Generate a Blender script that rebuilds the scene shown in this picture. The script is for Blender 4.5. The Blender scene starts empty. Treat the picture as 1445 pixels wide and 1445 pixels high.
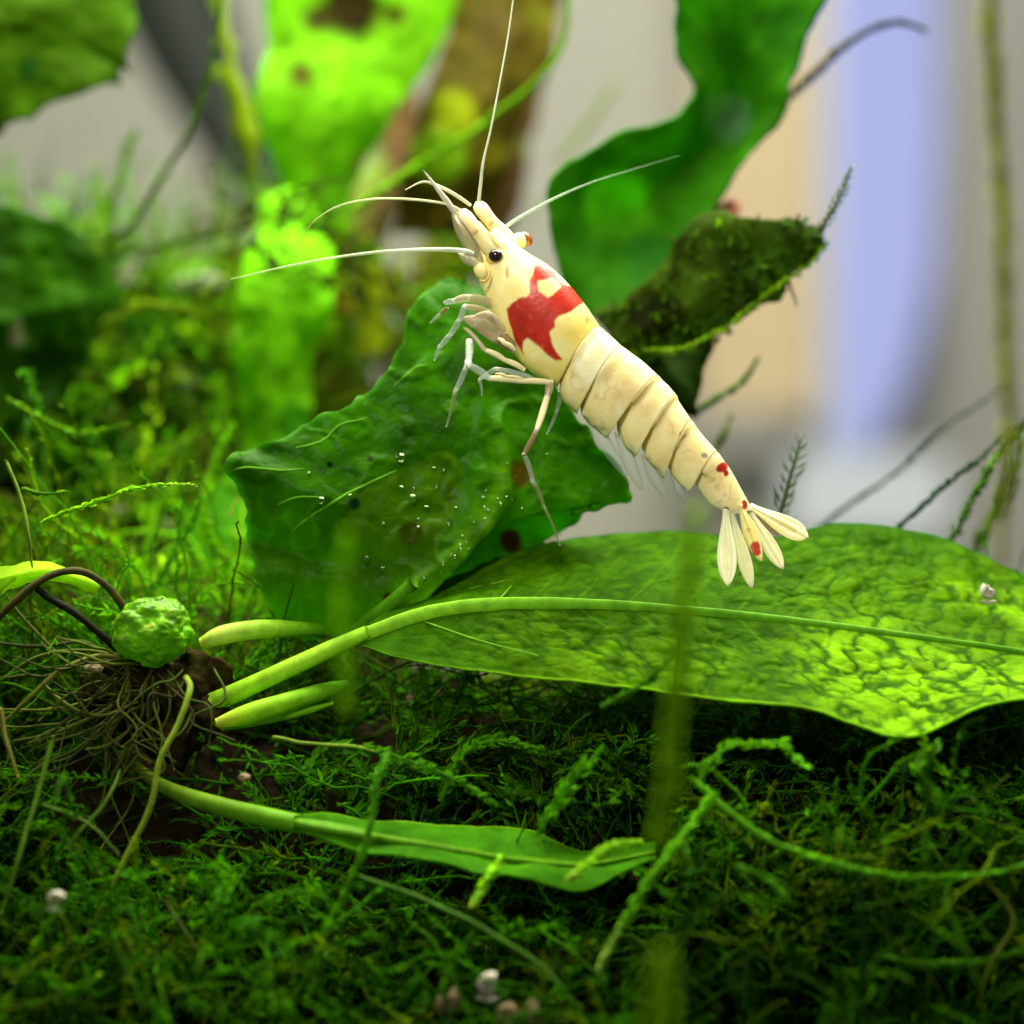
import bpy, math, random
import numpy as np
from mathutils import Vector

random.seed(7)
rng = np.random.default_rng(7)
scene = bpy.context.scene
COL = scene.collection

# ------------------------------------------------------------------ camera, light, exposure
D = 14.0                     # camera to focus plane, 1 unit = 1 cm
K = 300.0                    # photograph pixels per unit on the focus plane
cam_d = bpy.data.cameras.new('camera')
cam = bpy.data.objects.new('camera', cam_d)
COL.objects.link(cam)
cam.location = (0, -D, 0)
cam.rotation_euler = (math.radians(90), 0, 0)
cam_d.sensor_width = 36.0
cam_d.lens = 36.0 * D / (1445.0 / K)
cam_d.clip_start = 0.1
cam_d.clip_end = 400
cam_d.dof.use_dof = True
cam_d.dof.focus_distance = D - 0.02
cam_d.dof.aperture_fstop = 0.215
scene.camera = cam

world = bpy.data.worlds.new('World')
scene.world = world
world.use_nodes = True
bg = world.node_tree.nodes['Background']
bg.inputs[0].default_value = (0.97, 1.0, 0.84, 1)
bg.inputs[1].default_value = 0.24

def area(name, loc, rot, sx, sy, energy, col):
    l = bpy.data.lights.new(name, 'AREA')
    l.shape = 'RECTANGLE'; l.size = sx; l.size_y = sy
    l.energy = energy; l.color = col
    o = bpy.data.objects.new(name, l)
    o.location = loc
    o.rotation_euler = [math.radians(a) for a in rot]
    COL.objects.link(o)
    return o
# the tank lamp hanging over the water, and two added fills for shrimp and wall
area('tank_lamp', (0.0, 2.1, 8.0), (0, 0, 0), 12.0, 6.5, 5000, (1.0, 0.96, 0.74))
sp = bpy.data.lights.new('shrimp_fill', 'SPOT')  # added spot near the camera, brightens the shrimp
sp.energy = 5200; sp.color = (1.0, 0.96, 0.84); sp.shadow_soft_size = 0.8
sp.spot_size = math.radians(27); sp.spot_blend = 1.0
so = bpy.data.objects.new('shrimp_fill', sp); COL.objects.link(so)
so.location = (-2.0, -11.0, 7.0)
so.rotation_euler = (Vector((0.45, 0, 0.55)) - Vector(so.location)).to_track_quat('-Z', 'Y').to_euler()
area('wall_fill', (2.0, 15.0, 16.0), (38, 0, 0), 12.0, 6.0, 2900, (1.0, 0.97, 0.88))  # added area light out of view, brightens the wall behind

vs = scene.view_settings
vs.view_transform = 'Standard'
vs.look = 'None'
vs.exposure = 0.0
vs.gamma = 1.0
vs.use_curve_mapping = False
scene.cycles.use_denoising = True
scene.cycles.max_bounces = 8
scene.cycles.transparent_max_bounces = 16
scene.cycles.caustics_reflective = False
scene.cycles.caustics_refractive = False
scene.cycles.sample_clamp_indirect = 6.0

# ------------------------------------------------------------------ helpers
def P(px, py, y=0.0):
    """a point of the photograph at its own depth y behind the focus plane"""
    s = (D + y) / D
    return np.array([(px - 722.5) / K * s, y, (722.5 - py) / K * s])

def PP(pts):
    return np.array([P(*p[:3]) for p in pts])

def crom(pts, n):
    """Catmull-Rom through the rows of pts, n samples, even in chord length"""
    a = np.asarray(pts, float)
    m = len(a)
    if m == 2:
        t = np.linspace(0, 1, n)[:, None]
        return a[0] * (1 - t) + a[1] * t
    e = np.vstack([2 * a[0] - a[1], a, 2 * a[-1] - a[-2]])
    q = np.linspace(0, m - 1, n)
    i = np.clip(q.astype(int), 0, m - 2)
    t = (q - i)[:, None]
    p0, p1, p2, p3 = e[i], e[i + 1], e[i + 2], e[i + 3]
    return 0.5 * (2 * p1 + (p2 - p0) * t + (2 * p0 - 5 * p1 + 4 * p2 - p3) * t ** 2 + (3 * p1 - p0 - 3 * p2 + p3) * t ** 3)

def hsh(ix, iy, iz, seed):
    n = (ix.astype(np.int64) * 374761393 + iy.astype(np.int64) * 668265263 + iz.astype(np.int64) * 2147483647 + seed * 974711) & 0xffffffff
    n = ((n ^ (n >> 13)) * 1274126177) & 0xffffffff
    n = n ^ (n >> 16)
    return (n & 0xffff) / 65535.0

def vnoise(p, s, seed=0):
    """value noise in -1..1, p: (n,3)"""
    q = np.asarray(p, float) * s
    i = np.floor(q)
    f = q - i
    f = f * f * (3 - 2 * f)
    i = i.astype(np.int64)
    r = 0
    for dx in (0, 1):
        for dy in (0, 1):
            for dz in (0, 1):
                w = (f[:, 0] if dx else 1 - f[:, 0]) * (f[:, 1] if dy else 1 - f[:, 1]) * (f[:, 2] if dz else 1 - f[:, 2])
                r = r + w * hsh(i[:, 0] + dx, i[:, 1] + dy, i[:, 2] + dz, seed)
    return r * 2 - 1

def fbm(p, s, seed=0, o=3):
    r = 0; a = 1.0
    for k in range(o):
        r = r + a * vnoise(p, s * 2 ** k, seed + k * 17); a *= 0.5
    return r / 1.75

def worley(u, v, seed=0):
    """F1, F2 of jittered cells in the plane"""
    iu = np.floor(u).astype(np.int64); iv = np.floor(v).astype(np.int64)
    f1 = np.full(u.shape, 9.0); f2 = np.full(u.shape, 9.0)
    z = np.zeros_like(iu)
    for a in (-1, 0, 1):
        for b in (-1, 0, 1):
            cu = iu + a; cv = iv + b
            x = cu + hsh(cu, cv, z, seed); y = cv + hsh(cu, cv, z, seed + 5)
            d = np.hypot(u - x, v - y)
            f2 = np.where(d < f1, f1, np.minimum(f2, d)); f1 = np.minimum(f1, d)
    return f1, f2

def inpoly(x, y, poly):
    c = np.zeros(x.shape, bool)
    n = len(poly); j = n - 1
    for i in range(n):
        xi, yi = poly[i]; xj, yj = poly[j]
        hit = ((yi > y) != (yj > y)) & (x < (xj - xi) * (y - yi) / (yj - yi + 1e-9) + xi)
        c ^= hit
        j = i
    return c

def sstep(a, b, x):
    t = np.clip((x - a) / (b - a), 0, 1)
    return t * t * (3 - 2 * t)

def mesh(name, v, f, mat, parent=None, smooth=True, col=None, solid=0.0):
    v = np.asarray(v, float)
    if parent is not None:
        base = np.array(origin(parent))
    else:
        base = np.array(v.mean(axis=0)); base[2] = v[:, 2].min()
    v = v - base
    me = bpy.data.meshes.new(name)
    f = np.asarray(f, dtype=np.int32) if not isinstance(f, list) else f
    if isinstance(f, list):
        me.from_pydata(v.tolist(), [], f)
    else:
        me.vertices.add(len(v)); me.vertices.foreach_set('co', v.ravel())
        k = f.shape[1]
        me.loops.add(f.size); me.loops.foreach_set('vertex_index', f.ravel())
        me.polygons.add(len(f))
        me.polygons.foreach_set('loop_start', np.arange(0, f.size, k, dtype=np.int32))
        me.update(calc_edges=True)
    me.validate()
    if smooth:
        me.polygons.foreach_set('use_smooth', [True] * len(me.polygons))
    if col is not None:
        at = me.color_attributes.new('Col', 'FLOAT_COLOR', 'POINT')
        col = np.asarray(col, float); c = np.ones((len(v), 4)); c[:, :col.shape[1]] = col
        at.data.foreach_set('color', c.ravel())
    if mat is not None:
        me.materials.append(mat)
    o = bpy.data.objects.new(name, me)
    COL.objects.link(o)
    if parent is not None:
        o.parent = parent
    else:
        o.location = base
    if solid:
        m = o.modifiers.new('thickness', 'SOLIDIFY'); m.thickness = solid; m.offset = 0
    return o

def origin(o):
    r = Vector(o.location)
    while o.parent is not None:
        o = o.parent; r += Vector(o.location)
    return r

def thing(name, base, label, cat, group=None):
    o = bpy.data.objects.new(name, None)
    o.empty_display_size = 0.1
    o.location = base
    COL.objects.link(o)
    return tag(o, label, cat, group)

def tag(o, label, cat, group=None, kind=None):
    if label: o['label'] = label
    if cat: o['category'] = cat
    if group: o['group'] = group
    if kind: o['kind'] = kind
    return o

def grid_faces(nu, nv, wrap=False):
    a = np.arange(nu * nv).reshape(nu, nv)
    if wrap:
        b = np.roll(a, -1, axis=1)
        return np.stack([a[:-1], a[1:], b[1:], b[:-1]], -1).reshape(-1, 4)
    return np.stack([a[:-1, :-1], a[1:, :-1], a[1:, 1:], a[:-1, 1:]], -1).reshape(-1, 4)

def frames(c):
    t = np.gradient(c, axis=0)
    t /= np.linalg.norm(t, axis=1)[:, None] + 1e-12
    n = np.zeros_like(c)
    r = np.array([0, -1.0, 0])
    if abs(t[0] @ r) > 0.9: r = np.array([0, 0, 1.0])
    n[0] = r - t[0] * (r @ t[0]); n[0] /= np.linalg.norm(n[0])
    for i in range(1, len(c)):
        m = n[i - 1] - t[i] * (n[i - 1] @ t[i])
        n[i] = m / (np.linalg.norm(m) + 1e-12)
    return t, n, np.cross(t, n)

def tube_vf(c, r, k=8, flat=1.0, lump=0.0, ls=6.0, seed=0):
    """closed tapered tube round the curve c; lump adds uneven relief"""
    t, n, b = frames(c)
    r = np.broadcast_to(np.asarray(r, float), (len(c),))
    a = np.linspace(0, 2 * math.pi, k, endpoint=False)
    ring = (n[:, None, :] * np.cos(a)[None, :, None] * flat + b[:, None, :] * np.sin(a)[None, :, None])
    rr = np.repeat(r[:, None], k, 1)
    if lump:
        q = (c[:, None, :] + ring * r[:, None, None]).reshape(-1, 3)
        rr = rr * (1 + lump * fbm(q, ls, seed).reshape(len(c), k))
    v = (c[:, None, :] + ring * rr[:, :, None]).reshape(-1, 3)
    f = grid_faces(len(c), k, True)
    m = len(v)
    v = np.vstack([v, c[:1] - t[:1] * r[0] * 0.6, c[-1:] + t[-1:] * r[-1] * 0.6])
    j = np.arange(k); jn = (j + 1) % k
    cap0 = np.stack([jn, j, np.full(k, m), np.full(k, m)], 1)
    e = (len(c) - 1) * k
    cap1 = np.stack([e + j, e + jn, np.full(k, m + 1), np.full(k, m + 1)], 1)
    fl = f.tolist() + [x[:3].tolist() for x in cap0] + [x[:3].tolist() for x in cap1]
    return v, fl

def tube(name, pts, rad, mat, parent=None, n=24, k=8, col=None, lump=0.0, ls=6.0, flat=1.0, wob=0.0, seed=0):
    """pts: (px,py,y) rows; rad: radius in photo pixels at each point or one value"""
    c = crom(PP(pts), n)
    if np.ndim(rad) == 0: rad = [rad] * len(pts)
    r = crom(np.array(rad, float)[:, None] / K, n)[:, 0]
    r = np.maximum(r, 0.0012)
    if wob:
        w = np.stack([fbm(c + 3.1 * j, 5.0, seed + 31 * j, 2) for j in range(3)], 1)
        fade = np.minimum(1, np.linspace(0, 1, n) * 6)[:, None]
        c = c + w * wob * fade
    v, f = tube_vf(c, r, k, flat, lump, ls, seed)
    cc = None
    if col is not None:
        col = np.asarray(col, float)
        if col.ndim == 2:
            g = crom(col, n)
            cc = np.vstack([np.repeat(np.clip(g, 0, 1), k, 0), g[:1], g[-1:]])
        else:
            cc = np.repeat(col[None], len(v), 0)
        cc = np.clip(cc * (1 + 0.18 * fbm(v, 14.0, seed + 3)[:, None]), 0, 1)
    return mesh(name, v, f, mat, parent, col=cc)

# ------------------------------------------------------------------ materials (procedural)
def nodes(name):
    m = bpy.data.materials.new(name); m.use_nodes = True
    nt = m.node_tree
    for n in list(nt.nodes): nt.nodes.remove(n)
    out = nt.nodes.new('ShaderNodeOutputMaterial')
    return m, nt, out

def mixcol(nt, a, b, fac, mode='MIX'):
    n = nt.nodes.new('ShaderNodeMix'); n.data_type = 'RGBA'; n.blend_type = mode
    for idx, val in ((0, fac), (6, a), (7, b)):
        if hasattr(val, 'links') or hasattr(val, 'is_linked'):
            nt.links.new(val, n.inputs[idx])
        elif idx == 0: n.inputs[0].default_value = val
        else: n.inputs[idx].default_value = (*val, 1)
    return n.outputs[2]

def noise_node(nt, scale, detail=4, rough=0.6, dist=0.0):
    tc = nt.nodes.new('ShaderNodeTexCoord')
    n = nt.nodes.new('ShaderNodeTexNoise')
    n.inputs['Scale'].default_value = scale; n.inputs['Detail'].default_value = detail
    n.inputs['Roughness'].default_value = rough; n.inputs['Distortion'].default_value = dist
    nt.links.new(tc.outputs['Object'], n.inputs['Vector'])
    return n

def ramp(nt, fac, stops):
    r = nt.nodes.new('ShaderNodeValToRGB')
    e = r.color_ramp.elements
    while len(e) < len(stops): e.new(0.5)
    for i, (p, c) in enumerate(stops):
        e[i].position = p; e[i].color = (*c, 1) if len(c) == 3 else c
    nt.links.new(fac, r.inputs[0])
    return r.outputs[0]

def plant_mat(name, trans=0.4, rough=0.42, spec=0.35, tint=(1.25, 1.1, 0.6), nscale=9.0, var=0.35, bump=0.25, bscale=40.0, fixed=None):
    m, nt, out = nodes(name)
    if fixed is None:
        a = nt.nodes.new('ShaderNodeAttribute'); a.attribute_name = 'Col'
        base = a.outputs['Color']
    else:
        rgb = nt.nodes.new('ShaderNodeRGB'); rgb.outputs[0].default_value = (*fixed, 1); base = rgb.outputs[0]
    nz = noise_node(nt, nscale, 5, 0.65)
    g = ramp(nt, nz.outputs[0], [(0.3, (1 - var,) * 3), (0.7, (1 + var,) * 3)])
    base = mixcol(nt, base, g, 1.0, 'MULTIPLY')
    p = nt.nodes.new('ShaderNodeBsdfPrincipled')
    nt.links.new(base, p.inputs['Base Color'])
    p.inputs['Roughness'].default_value = rough
    p.inputs['Specular IOR Level'].default_value = spec
    nb = noise_node(nt, bscale, 4, 0.6)
    bp = nt.nodes.new('ShaderNodeBump'); bp.inputs['Strength'].default_value = bump; bp.inputs['Distance'].default_value = 0.01
    nt.links.new(nb.outputs[0], bp.inputs['Height']); nt.links.new(bp.outputs[0], p.inputs['Normal'])
    tr = nt.nodes.new('ShaderNodeBsdfTranslucent')
    tcol = mixcol(nt, base, tint, 1.0, 'MULTIPLY')
    nt.links.new(tcol, tr.inputs[0]); nt.links.new(bp.outputs[0], tr.inputs['Normal'])
    mx = nt.nodes.new('ShaderNodeMixShader'); mx.inputs[0].default_value = trans
    nt.links.new(p.outputs[0], mx.inputs[1]); nt.links.new(tr.outputs[0], mx.inputs[2])
    nt.links.new(mx.outputs[0], out.inputs[0])
    return m

M_leaf = plant_mat('leaf_green', 0.45, 0.5, 0.02, nscale=7, bump=0.4, bscale=45)
M_leaf_wet = plant_mat('leaf_dark_wet', 0.66, 0.30, 0.07, nscale=5, bump=0.25, bscale=30)
M_leaf_far = plant_mat('leaf_far', 0.5, 0.6, 0.06, nscale=3.0, var=0.3, bump=0.3, bscale=12)
M_stem = plant_mat('stem_green', 0.25, 0.42, 0.10, nscale=12, var=0.25, bump=0.25, bscale=60)
M_moss = plant_mat('moss', 0.45, 0.6, 0.06, nscale=5, var=0.4, bump=0.0)
M_root = plant_mat('root', 0.15, 0.6, 0.12, nscale=14, var=0.35, bump=0.3, bscale=70)
M_bud = plant_mat('bud_green', 0.35, 0.28, 0.25, nscale=10, var=0.35, bump=0.3, bscale=40)
M_bark = plant_mat('rhizome_bark', 0.0, 0.95, 0.02, nscale=18, var=0.6, bump=1.0, bscale=30)
M_wood = plant_mat('driftwood', 0.0, 0.75, 0.2, nscale=5, var=0.5, bump=0.8, bscale=20)

def solid_mat(name, cols, scale=8.0, rough=0.6, bump=0.3, bscale=30.0, spec=0.3):
    m, nt, out = nodes(name)
    nz = noise_node(nt, scale, 6, 0.65)
    c = ramp(nt, nz.outputs[0], [(0.25 + 0.5 * i / (len(cols) - 1), q) for i, q in enumerate(cols)])
    p = nt.nodes.new('ShaderNodeBsdfPrincipled')
    nt.links.new(c, p.inputs['Base Color'])
    p.inputs['Roughness'].default_value = rough; p.inputs['Specular IOR Level'].default_value = spec
    nb = noise_node(nt, bscale, 5, 0.6)
    bp = nt.nodes.new('ShaderNodeBump'); bp.inputs['Strength'].default_value = bump; bp.inputs['Distance'].default_value = 0.02
    nt.links.new(nb.outputs[0], bp.inputs['Height']); nt.links.new(bp.outputs[0], p.inputs['Normal'])
    nt.links.new(p.outputs[0], out.inputs[0])
    return m

M_soil = solid_mat('aquarium_soil', [(0.006, 0.004, 0.002), (0.016, 0.011, 0.004), (0.045, 0.032, 0.012)], 14, 0.9, 0.9, 40, 0.05)
M_wall = solid_mat('wall_paint', [(0.46, 0.46, 0.37), (0.52, 0.52, 0.43)], 0.15, 0.9, 0.1, 3)
M_door = solid_mat('door_paint', [(0.66, 0.52, 0.30), (0.72, 0.58, 0.36)], 0.15, 0.8, 0.1, 3)
M_grey = solid_mat('grey_board', [(0.30, 0.29, 0.27), (0.36, 0.35, 0.32)], 0.2, 0.9, 0.1, 3)
M_dark = solid_mat('dark_metal', [(0.018, 0.025, 0.024), (0.03, 0.04, 0.036)], 0.5, 0.5, 0.1, 3)
M_sill = solid_mat('white_sill', [(0.62, 0.68, 0.78), (0.7, 0.75, 0.82)], 0.3, 0.7, 0.1, 3)
M_shell = solid_mat('shell', [(0.16, 0.11, 0.06), (0.46, 0.42, 0.34), (0.66, 0.63, 0.58)], 22, 0.3, 0.2, 60, 0.5)
M_pink = solid_mat('pink_shell', [(0.55, 0.16, 0.10), (0.75, 0.32, 0.22)], 12, 0.4, 0.2, 40)
M_pebble = solid_mat('pale_pebble', [(0.06, 0.07, 0.02), (0.20, 0.20, 0.13), (0.42, 0.42, 0.36)], 4, 0.6, 0.4, 20)
M_grit = solid_mat('tan_grit', [(0.06, 0.05, 0.015), (0.20, 0.15, 0.07), (0.34, 0.28, 0.16)], 10, 0.6, 0.5, 30)

m, nt, out = nodes('daylight_pane')
em = nt.nodes.new('ShaderNodeEmission'); em.inputs[0].default_value = (0.52, 0.58, 1.0, 1); em.inputs[1].default_value = 0.82
nt.links.new(em.outputs[0], out.inputs[0]); M_pane = m

# shrimp shell: pattern colour per point, faint mottling, soft scattering
m, nt, out = nodes('shrimp_shell')
a = nt.nodes.new('ShaderNodeAttribute'); a.attribute_name = 'Col'
p = nt.nodes.new('ShaderNodeBsdfPrincipled')
nz = noise_node(nt, 9.0, 5, 0.6)
g = ramp(nt, nz.outputs[0], [(0.30, (0.90, 0.84, 0.66)), (0.62, (1.0, 1.0, 1.0))])
nt.links.new(mixcol(nt, a.outputs['Color'], g, 1.0, 'MULTIPLY'), p.inputs['Base Color'])
p.inputs['Roughness'].default_value = 0.36; p.inputs['Specular IOR Level'].default_value = 0.4
p.inputs['Subsurface Weight'].default_value = 0.45
p.inputs['Subsurface Radius'].default_value = (1.0, 0.7, 0.35)
p.inputs['Subsurface Scale'].default_value = 0.07
nb = noise_node(nt, 38.0, 4, 0.6)
bp = nt.nodes.new('ShaderNodeBump'); bp.inputs['Strength'].default_value = 0.22; bp.inputs['Distance'].default_value = 0.01
nt.links.new(nb.outputs[0], bp.inputs['Height']); nt.links.new(bp.outputs[0], p.inputs['Normal'])
nt.links.new(p.outputs[0], out.inputs[0]); M_shrimp = m

# clear horny parts of the shrimp: pigment colour, see-through where unpigmented
def clear_mat(name, alpha):
    m, nt, out = nodes(name)
    a = nt.nodes.new('ShaderNodeAttribute'); a.attribute_name = 'Col'
    p = nt.nodes.new('ShaderNodeBsdfPrincipled')
    nt.links.new(a.outputs['Color'], p.inputs['Base Color'])
    p.inputs['Roughness'].default_value = 0.25; p.inputs['Specular IOR Level'].default_value = 0.6
    tr = nt.nodes.new('ShaderNodeBsdfTransparent'); tr.inputs[0].default_value = (0.96, 0.97, 0.94, 1)
    mx = nt.nodes.new('ShaderNodeMixShader')
    ml = nt.nodes.new('ShaderNodeMath'); ml.operation = 'MULTIPLY'; ml.inputs[1].default_value = alpha
    nt.links.new(a.outputs['Alpha'], ml.inputs[0]); nt.links.new(ml.outputs[0], mx.inputs[0])
    nt.links.new(tr.outputs[0], mx.inputs[1]); nt.links.new(p.outputs[0], mx.inputs[2])
    nt.links.new(mx.outputs[0], out.inputs[0])
    return m
M_clear = clear_mat('clear_horn', 0.55)
M_feeler = clear_mat('feeler', 0.80)
M_fin = clear_mat('swimmeret_film', 0.22)
M_leg = clear_mat('leg_horn', 1.0)

def plain(name, c, rough=0.15, spec=0.6):
    m, nt, out = nodes(name)
    p = nt.nodes.new('ShaderNodeBsdfPrincipled')
    nz = noise_node(nt, 30.0, 3)
    nt.links.new(ramp(nt, nz.outputs[0], [(0.3, [x * 0.7 for x in c]), (0.7, [min(1, x * 1.3) for x in c])]), p.inputs['Base Color'])
    p.inputs['Roughness'].default_value = rough; p.inputs['Specular IOR Level'].default_value = spec
    nt.links.new(p.outputs[0], out.inputs[0])
    return m
M_eye = plain('eye_black', (0.012, 0.004, 0.004), 0.12)
M_eye_rim = plain('eye_amber', (0.34, 0.10, 0.02), 0.2)
m, nt, out = nodes('bubble')
gl = nt.nodes.new('ShaderNodeBsdfGlossy'); gl.inputs['Roughness'].default_value = 0.08; gl.inputs[0].default_value = (0.75, 0.9, 0.5, 1)
tp = nt.nodes.new('ShaderNodeBsdfTransparent'); tp.inputs[0].default_value = (0.80, 0.92, 0.72, 1)
lw = nt.nodes.new('ShaderNodeLayerWeight'); lw.inputs[0].default_value = 0.35
mx = nt.nodes.new('ShaderNodeMixShader')
nt.links.new(lw.outputs['Facing'], mx.inputs[0]); nt.links.new(tp.outputs[0], mx.inputs[1]); nt.links.new(gl.outputs[0], mx.inputs[2])
nt.links.new(mx.outputs[0], out.inputs[0]); M_bubble = m

# ------------------------------------------------------------------ the room behind the glass
def slab(name, x0, x1, y0, y1, depth, mat, thick=0.4, parent=None):
    a = P(x0, y1, depth); b = P(x1, y0, depth)
    v = [(x, y, z) for y in (depth, depth + thick) for z in (a[2], b[2]) for x in (a[0], b[0])]
    f = [[0, 1, 3, 2], [5, 4, 6, 7], [4, 0, 2, 6], [1, 5, 7, 3], [2, 3, 7, 6], [4, 5, 1, 0]]
    return mesh(name, v, f, mat, parent, smooth=False)

tag(slab('wall', -1800, 3200, -1800, 2600, 27.0, M_wall, 0.5), None, None, kind='structure')
o = slab('door', 985, 1185, -900, 585, 26.0, M_door); tag(o, 'warm beige blurred door panel behind the aquarium, left of bluish window', 'door')
# window: pane with a curtain edge curving down to the left
win = thing('window', P(1250, 640, 25.5), 'tall bluish daylit window strip blurred far behind the tank', 'window')
pl = [(1178, -900), (1322, -900), (1326, 200), (1318, 380), (1290, 500), (1262, 570), (1225, 640), (1190, 690), (1182, 600), (1178, 300)]
v = [P(a, b, 25.6) for a, b in pl] + [P(a, b, 25.9) for a, b in pl]
n = len(pl)
f = [list(range(n))[::-1], list(range(n, 2 * n))] + [[i, (i + 1) % n, n + (i + 1) % n, n + i] for i in range(n)]
mesh('pane', v, f, M_pane, win, smooth=False)
slab('frame', 1160, 1177, -900, 690, 25.3, M_sill, 0.5, win)
slab('sill', 1110, 1340, 640, 760, 24.8, M_sill, 0.8, win)
o = slab('wall_board', 1334, 1800, -900, 900, 25.0, M_grey); tag(o, 'grey blurred wall board at the right edge behind the tank', 'board')
o = slab('shelf', 930, 1110, 575, 640, 24.6, M_grey, 1.5); tag(o, 'dim grey shelf edge blurred behind the shrimp tail', 'shelf')
# dark stand leaning across the top left of the wall
c = crom(PP([(190, -160, 13), (255, 30, 13), (310, 150, 13), (385, 290, 13)]), 20)
v, f = tube_vf(c, np.full(20, 74 / K * 27 / 14) * np.linspace(1.25, 0.6, 20), 14)
o = mesh('lamp_stand', v, f, M_dark); tag(o, 'dark blurred slanting stand behind the plants at top left', 'stand')

# ------------------------------------------------------------------ tank bottom
def H(x, y):
    """height of the soil: a steep bank facing the glass, rising higher at the left"""
    left = 1 - sstep(-1.7, -0.5, x)
    z = -3.3 + 2.3 * sstep(-1.35, 0.65, y)
    z = z + left * (0.62 * np.clip(y - 0.6, 0, 1) * 0.9 + 0.46 * np.clip(y - 1.6, 0, 3.6))
    mound = np.exp(-(((x + 2.9) / 1.1) ** 2 + ((y - 3.4) / 1.0) ** 2))
    z = z + 0.95 * mound
    z = z - 0.5 * sstep(4.5, 8, y) * (1 - left)
    return z
gx = np.linspace(-6, 6, 220); gy = np.linspace(-5.5, 9.0, 260)
X, Y = np.meshgrid(gx, gy, indexing='ij')
q = np.stack([X.ravel(), Y.ravel(), 0 * X.ravel()], 1)
f1, f2 = worley(q[:, 0] * 9, q[:, 1] * 9, 3)
Z = H(q[:, 0], q[:, 1]) + 0.06 * fbm(q, 2.5, 11) + 0.045 * (0.6 - f1)
o = mesh('soil', np.stack([q[:, 0], q[:, 1], Z], 1), grid_faces(220, 260), M_soil)
tag(o, None, None, kind='structure')

# ------------------------------------------------------------------ leaf blades
def blade(name, Lk, Mk, Rk, nu, nv, mat, colf, parent=None, wave=0.05, wscale=1.2, cup=0.0, crumple=0.0, cscale=6.0, relief=None, seed=0, solid=0.012, ruffle=0.0):
    """a leaf blade between two edges and its midrib, all given as (px,py,depth); colf(px,py,u,v,world) gives its colour, painted highlights and shade included"""
    L, Mi, R = crom(PP(Lk), nu), crom(PP(Mk), nu), crom(PP(Rk), nu)
    t = np.linspace(-1, 1, nv)
    a = np.abs(t)[None, :, None]
    E = np.where((t < 0)[None, :, None], L[:, None], R[:, None])
    g = Mi[:, None] * (1 - a) + E * a
    g[..., 1] += cup * np.sin(math.pi * a[..., 0])
    if ruffle:
        a3 = np.abs(t)[None, :, None] ** 6
        out_ = E - Mi[:, None]; out_ = out_ / (np.linalg.norm(out_, axis=2, keepdims=True) + 1e-6)
        nz_ = (fbm(E.reshape(-1, 3) + 1.7, 5.0, seed + 71, 3) + 0.5 * fbm(E.reshape(-1, 3), 13.0, seed + 72, 2)).reshape(nu, nv, 1)
        g = g + out_ * a3 * nz_ * ruffle
        g[..., 1] += (a3[..., 0] * ruffle * 1.6) * fbm(E.reshape(-1, 3) + 4, 6.0, seed + 73, 2).reshape(nu, nv)
    w = g.reshape(-1, 3).copy()
    du = np.gradient(g, axis=0).reshape(-1, 3); dv = np.gradient(g, axis=1).reshape(-1, 3)
    nr = np.cross(du, dv); nr /= np.linalg.norm(nr, axis=1)[:, None] + 1e-9
    nr = np.where((nr[:, 1] > 0)[:, None], -nr, nr)
    U = np.repeat(np.linspace(0, 1, nu), nv); V = np.tile(t, nu)
    edge = 0.35 + 0.65 * np.abs(V)
    d = wave * fbm(w, wscale, seed, 2) * edge + crumple * fbm(w, cscale, seed + 9, 3)
    rel = None
    if relief is not None:
        rel = relief(w, U, V)
        d = d + rel
    w2 = w + nr * d[:, None]
    s = (D + w[:, 1]) / D
    px = w[:, 0] / s * K + 722.5; py = 722.5 - w[:, 2] / s * K
    c = colf(px, py, U, V, w)
    o = mesh(name, w2, grid_faces(nu, nv), mat, parent, col=np.clip(c, 0, 1), solid=solid)
    return o, w2.reshape(nu, nv, 3)

def tint(base, w, seed, amp=0.35, s=3.0):
    return np.asarray(base)[None, :] * (1 + amp * fbm(w, s, seed)[:, None])

def spots(c, px, py, lst):
    for (x, y, r, col) in lst:
        k = (1 - sstep(0.55, 1.15, np.hypot(px - x, py - y) / r))[:, None]
        c = c * (1 - k) + np.asarray(col)[None, :] * k
    return c

# ---- the big leaf with its rhizome: one plant
plant = thing('rhizome_plant', P(235, 1060, 0.0), 'plant with green bud, dark rhizome, roots and broad veined leaf under shrimp tail', 'plant')

big = bpy.data.objects.new('leaf', None); COL.objects.link(big); big.parent = plant
big.location = Vector(P(490, 905, 0)) - plant.location
big['label'] = 'broad bright green leaf with raised midrib and puckered surface below the shrimp tail'
bigM = [(500, 902, 0.02), (600, 866, 0.02), (700, 853, 0.02), (820, 853, 0.03), (960, 862, 0.05), (1100, 876, 0.08), (1260, 896, 0.10), (1420, 918, 0.12), (1580, 942, 0.12)]
bigL = [(500, 897, 0.05), (570, 850, 0.22), (655, 803, 0.40), (790, 764, 0.55), (930, 744, 0.62), (1075, 762, 0.55), (1190, 741, 0.62), (1330, 762, 0.72), (1500, 835, 0.6)]
bigR = [(500, 910, 0.0), (570, 930, -0.10), (690, 948, -0.22), (850, 968, -0.30), (985, 990, -0.36), (1130, 1006, -0.42), (1275, 1043, -0.50), (1400, 994, -0.42), (1540, 985, -0.3)]
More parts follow.
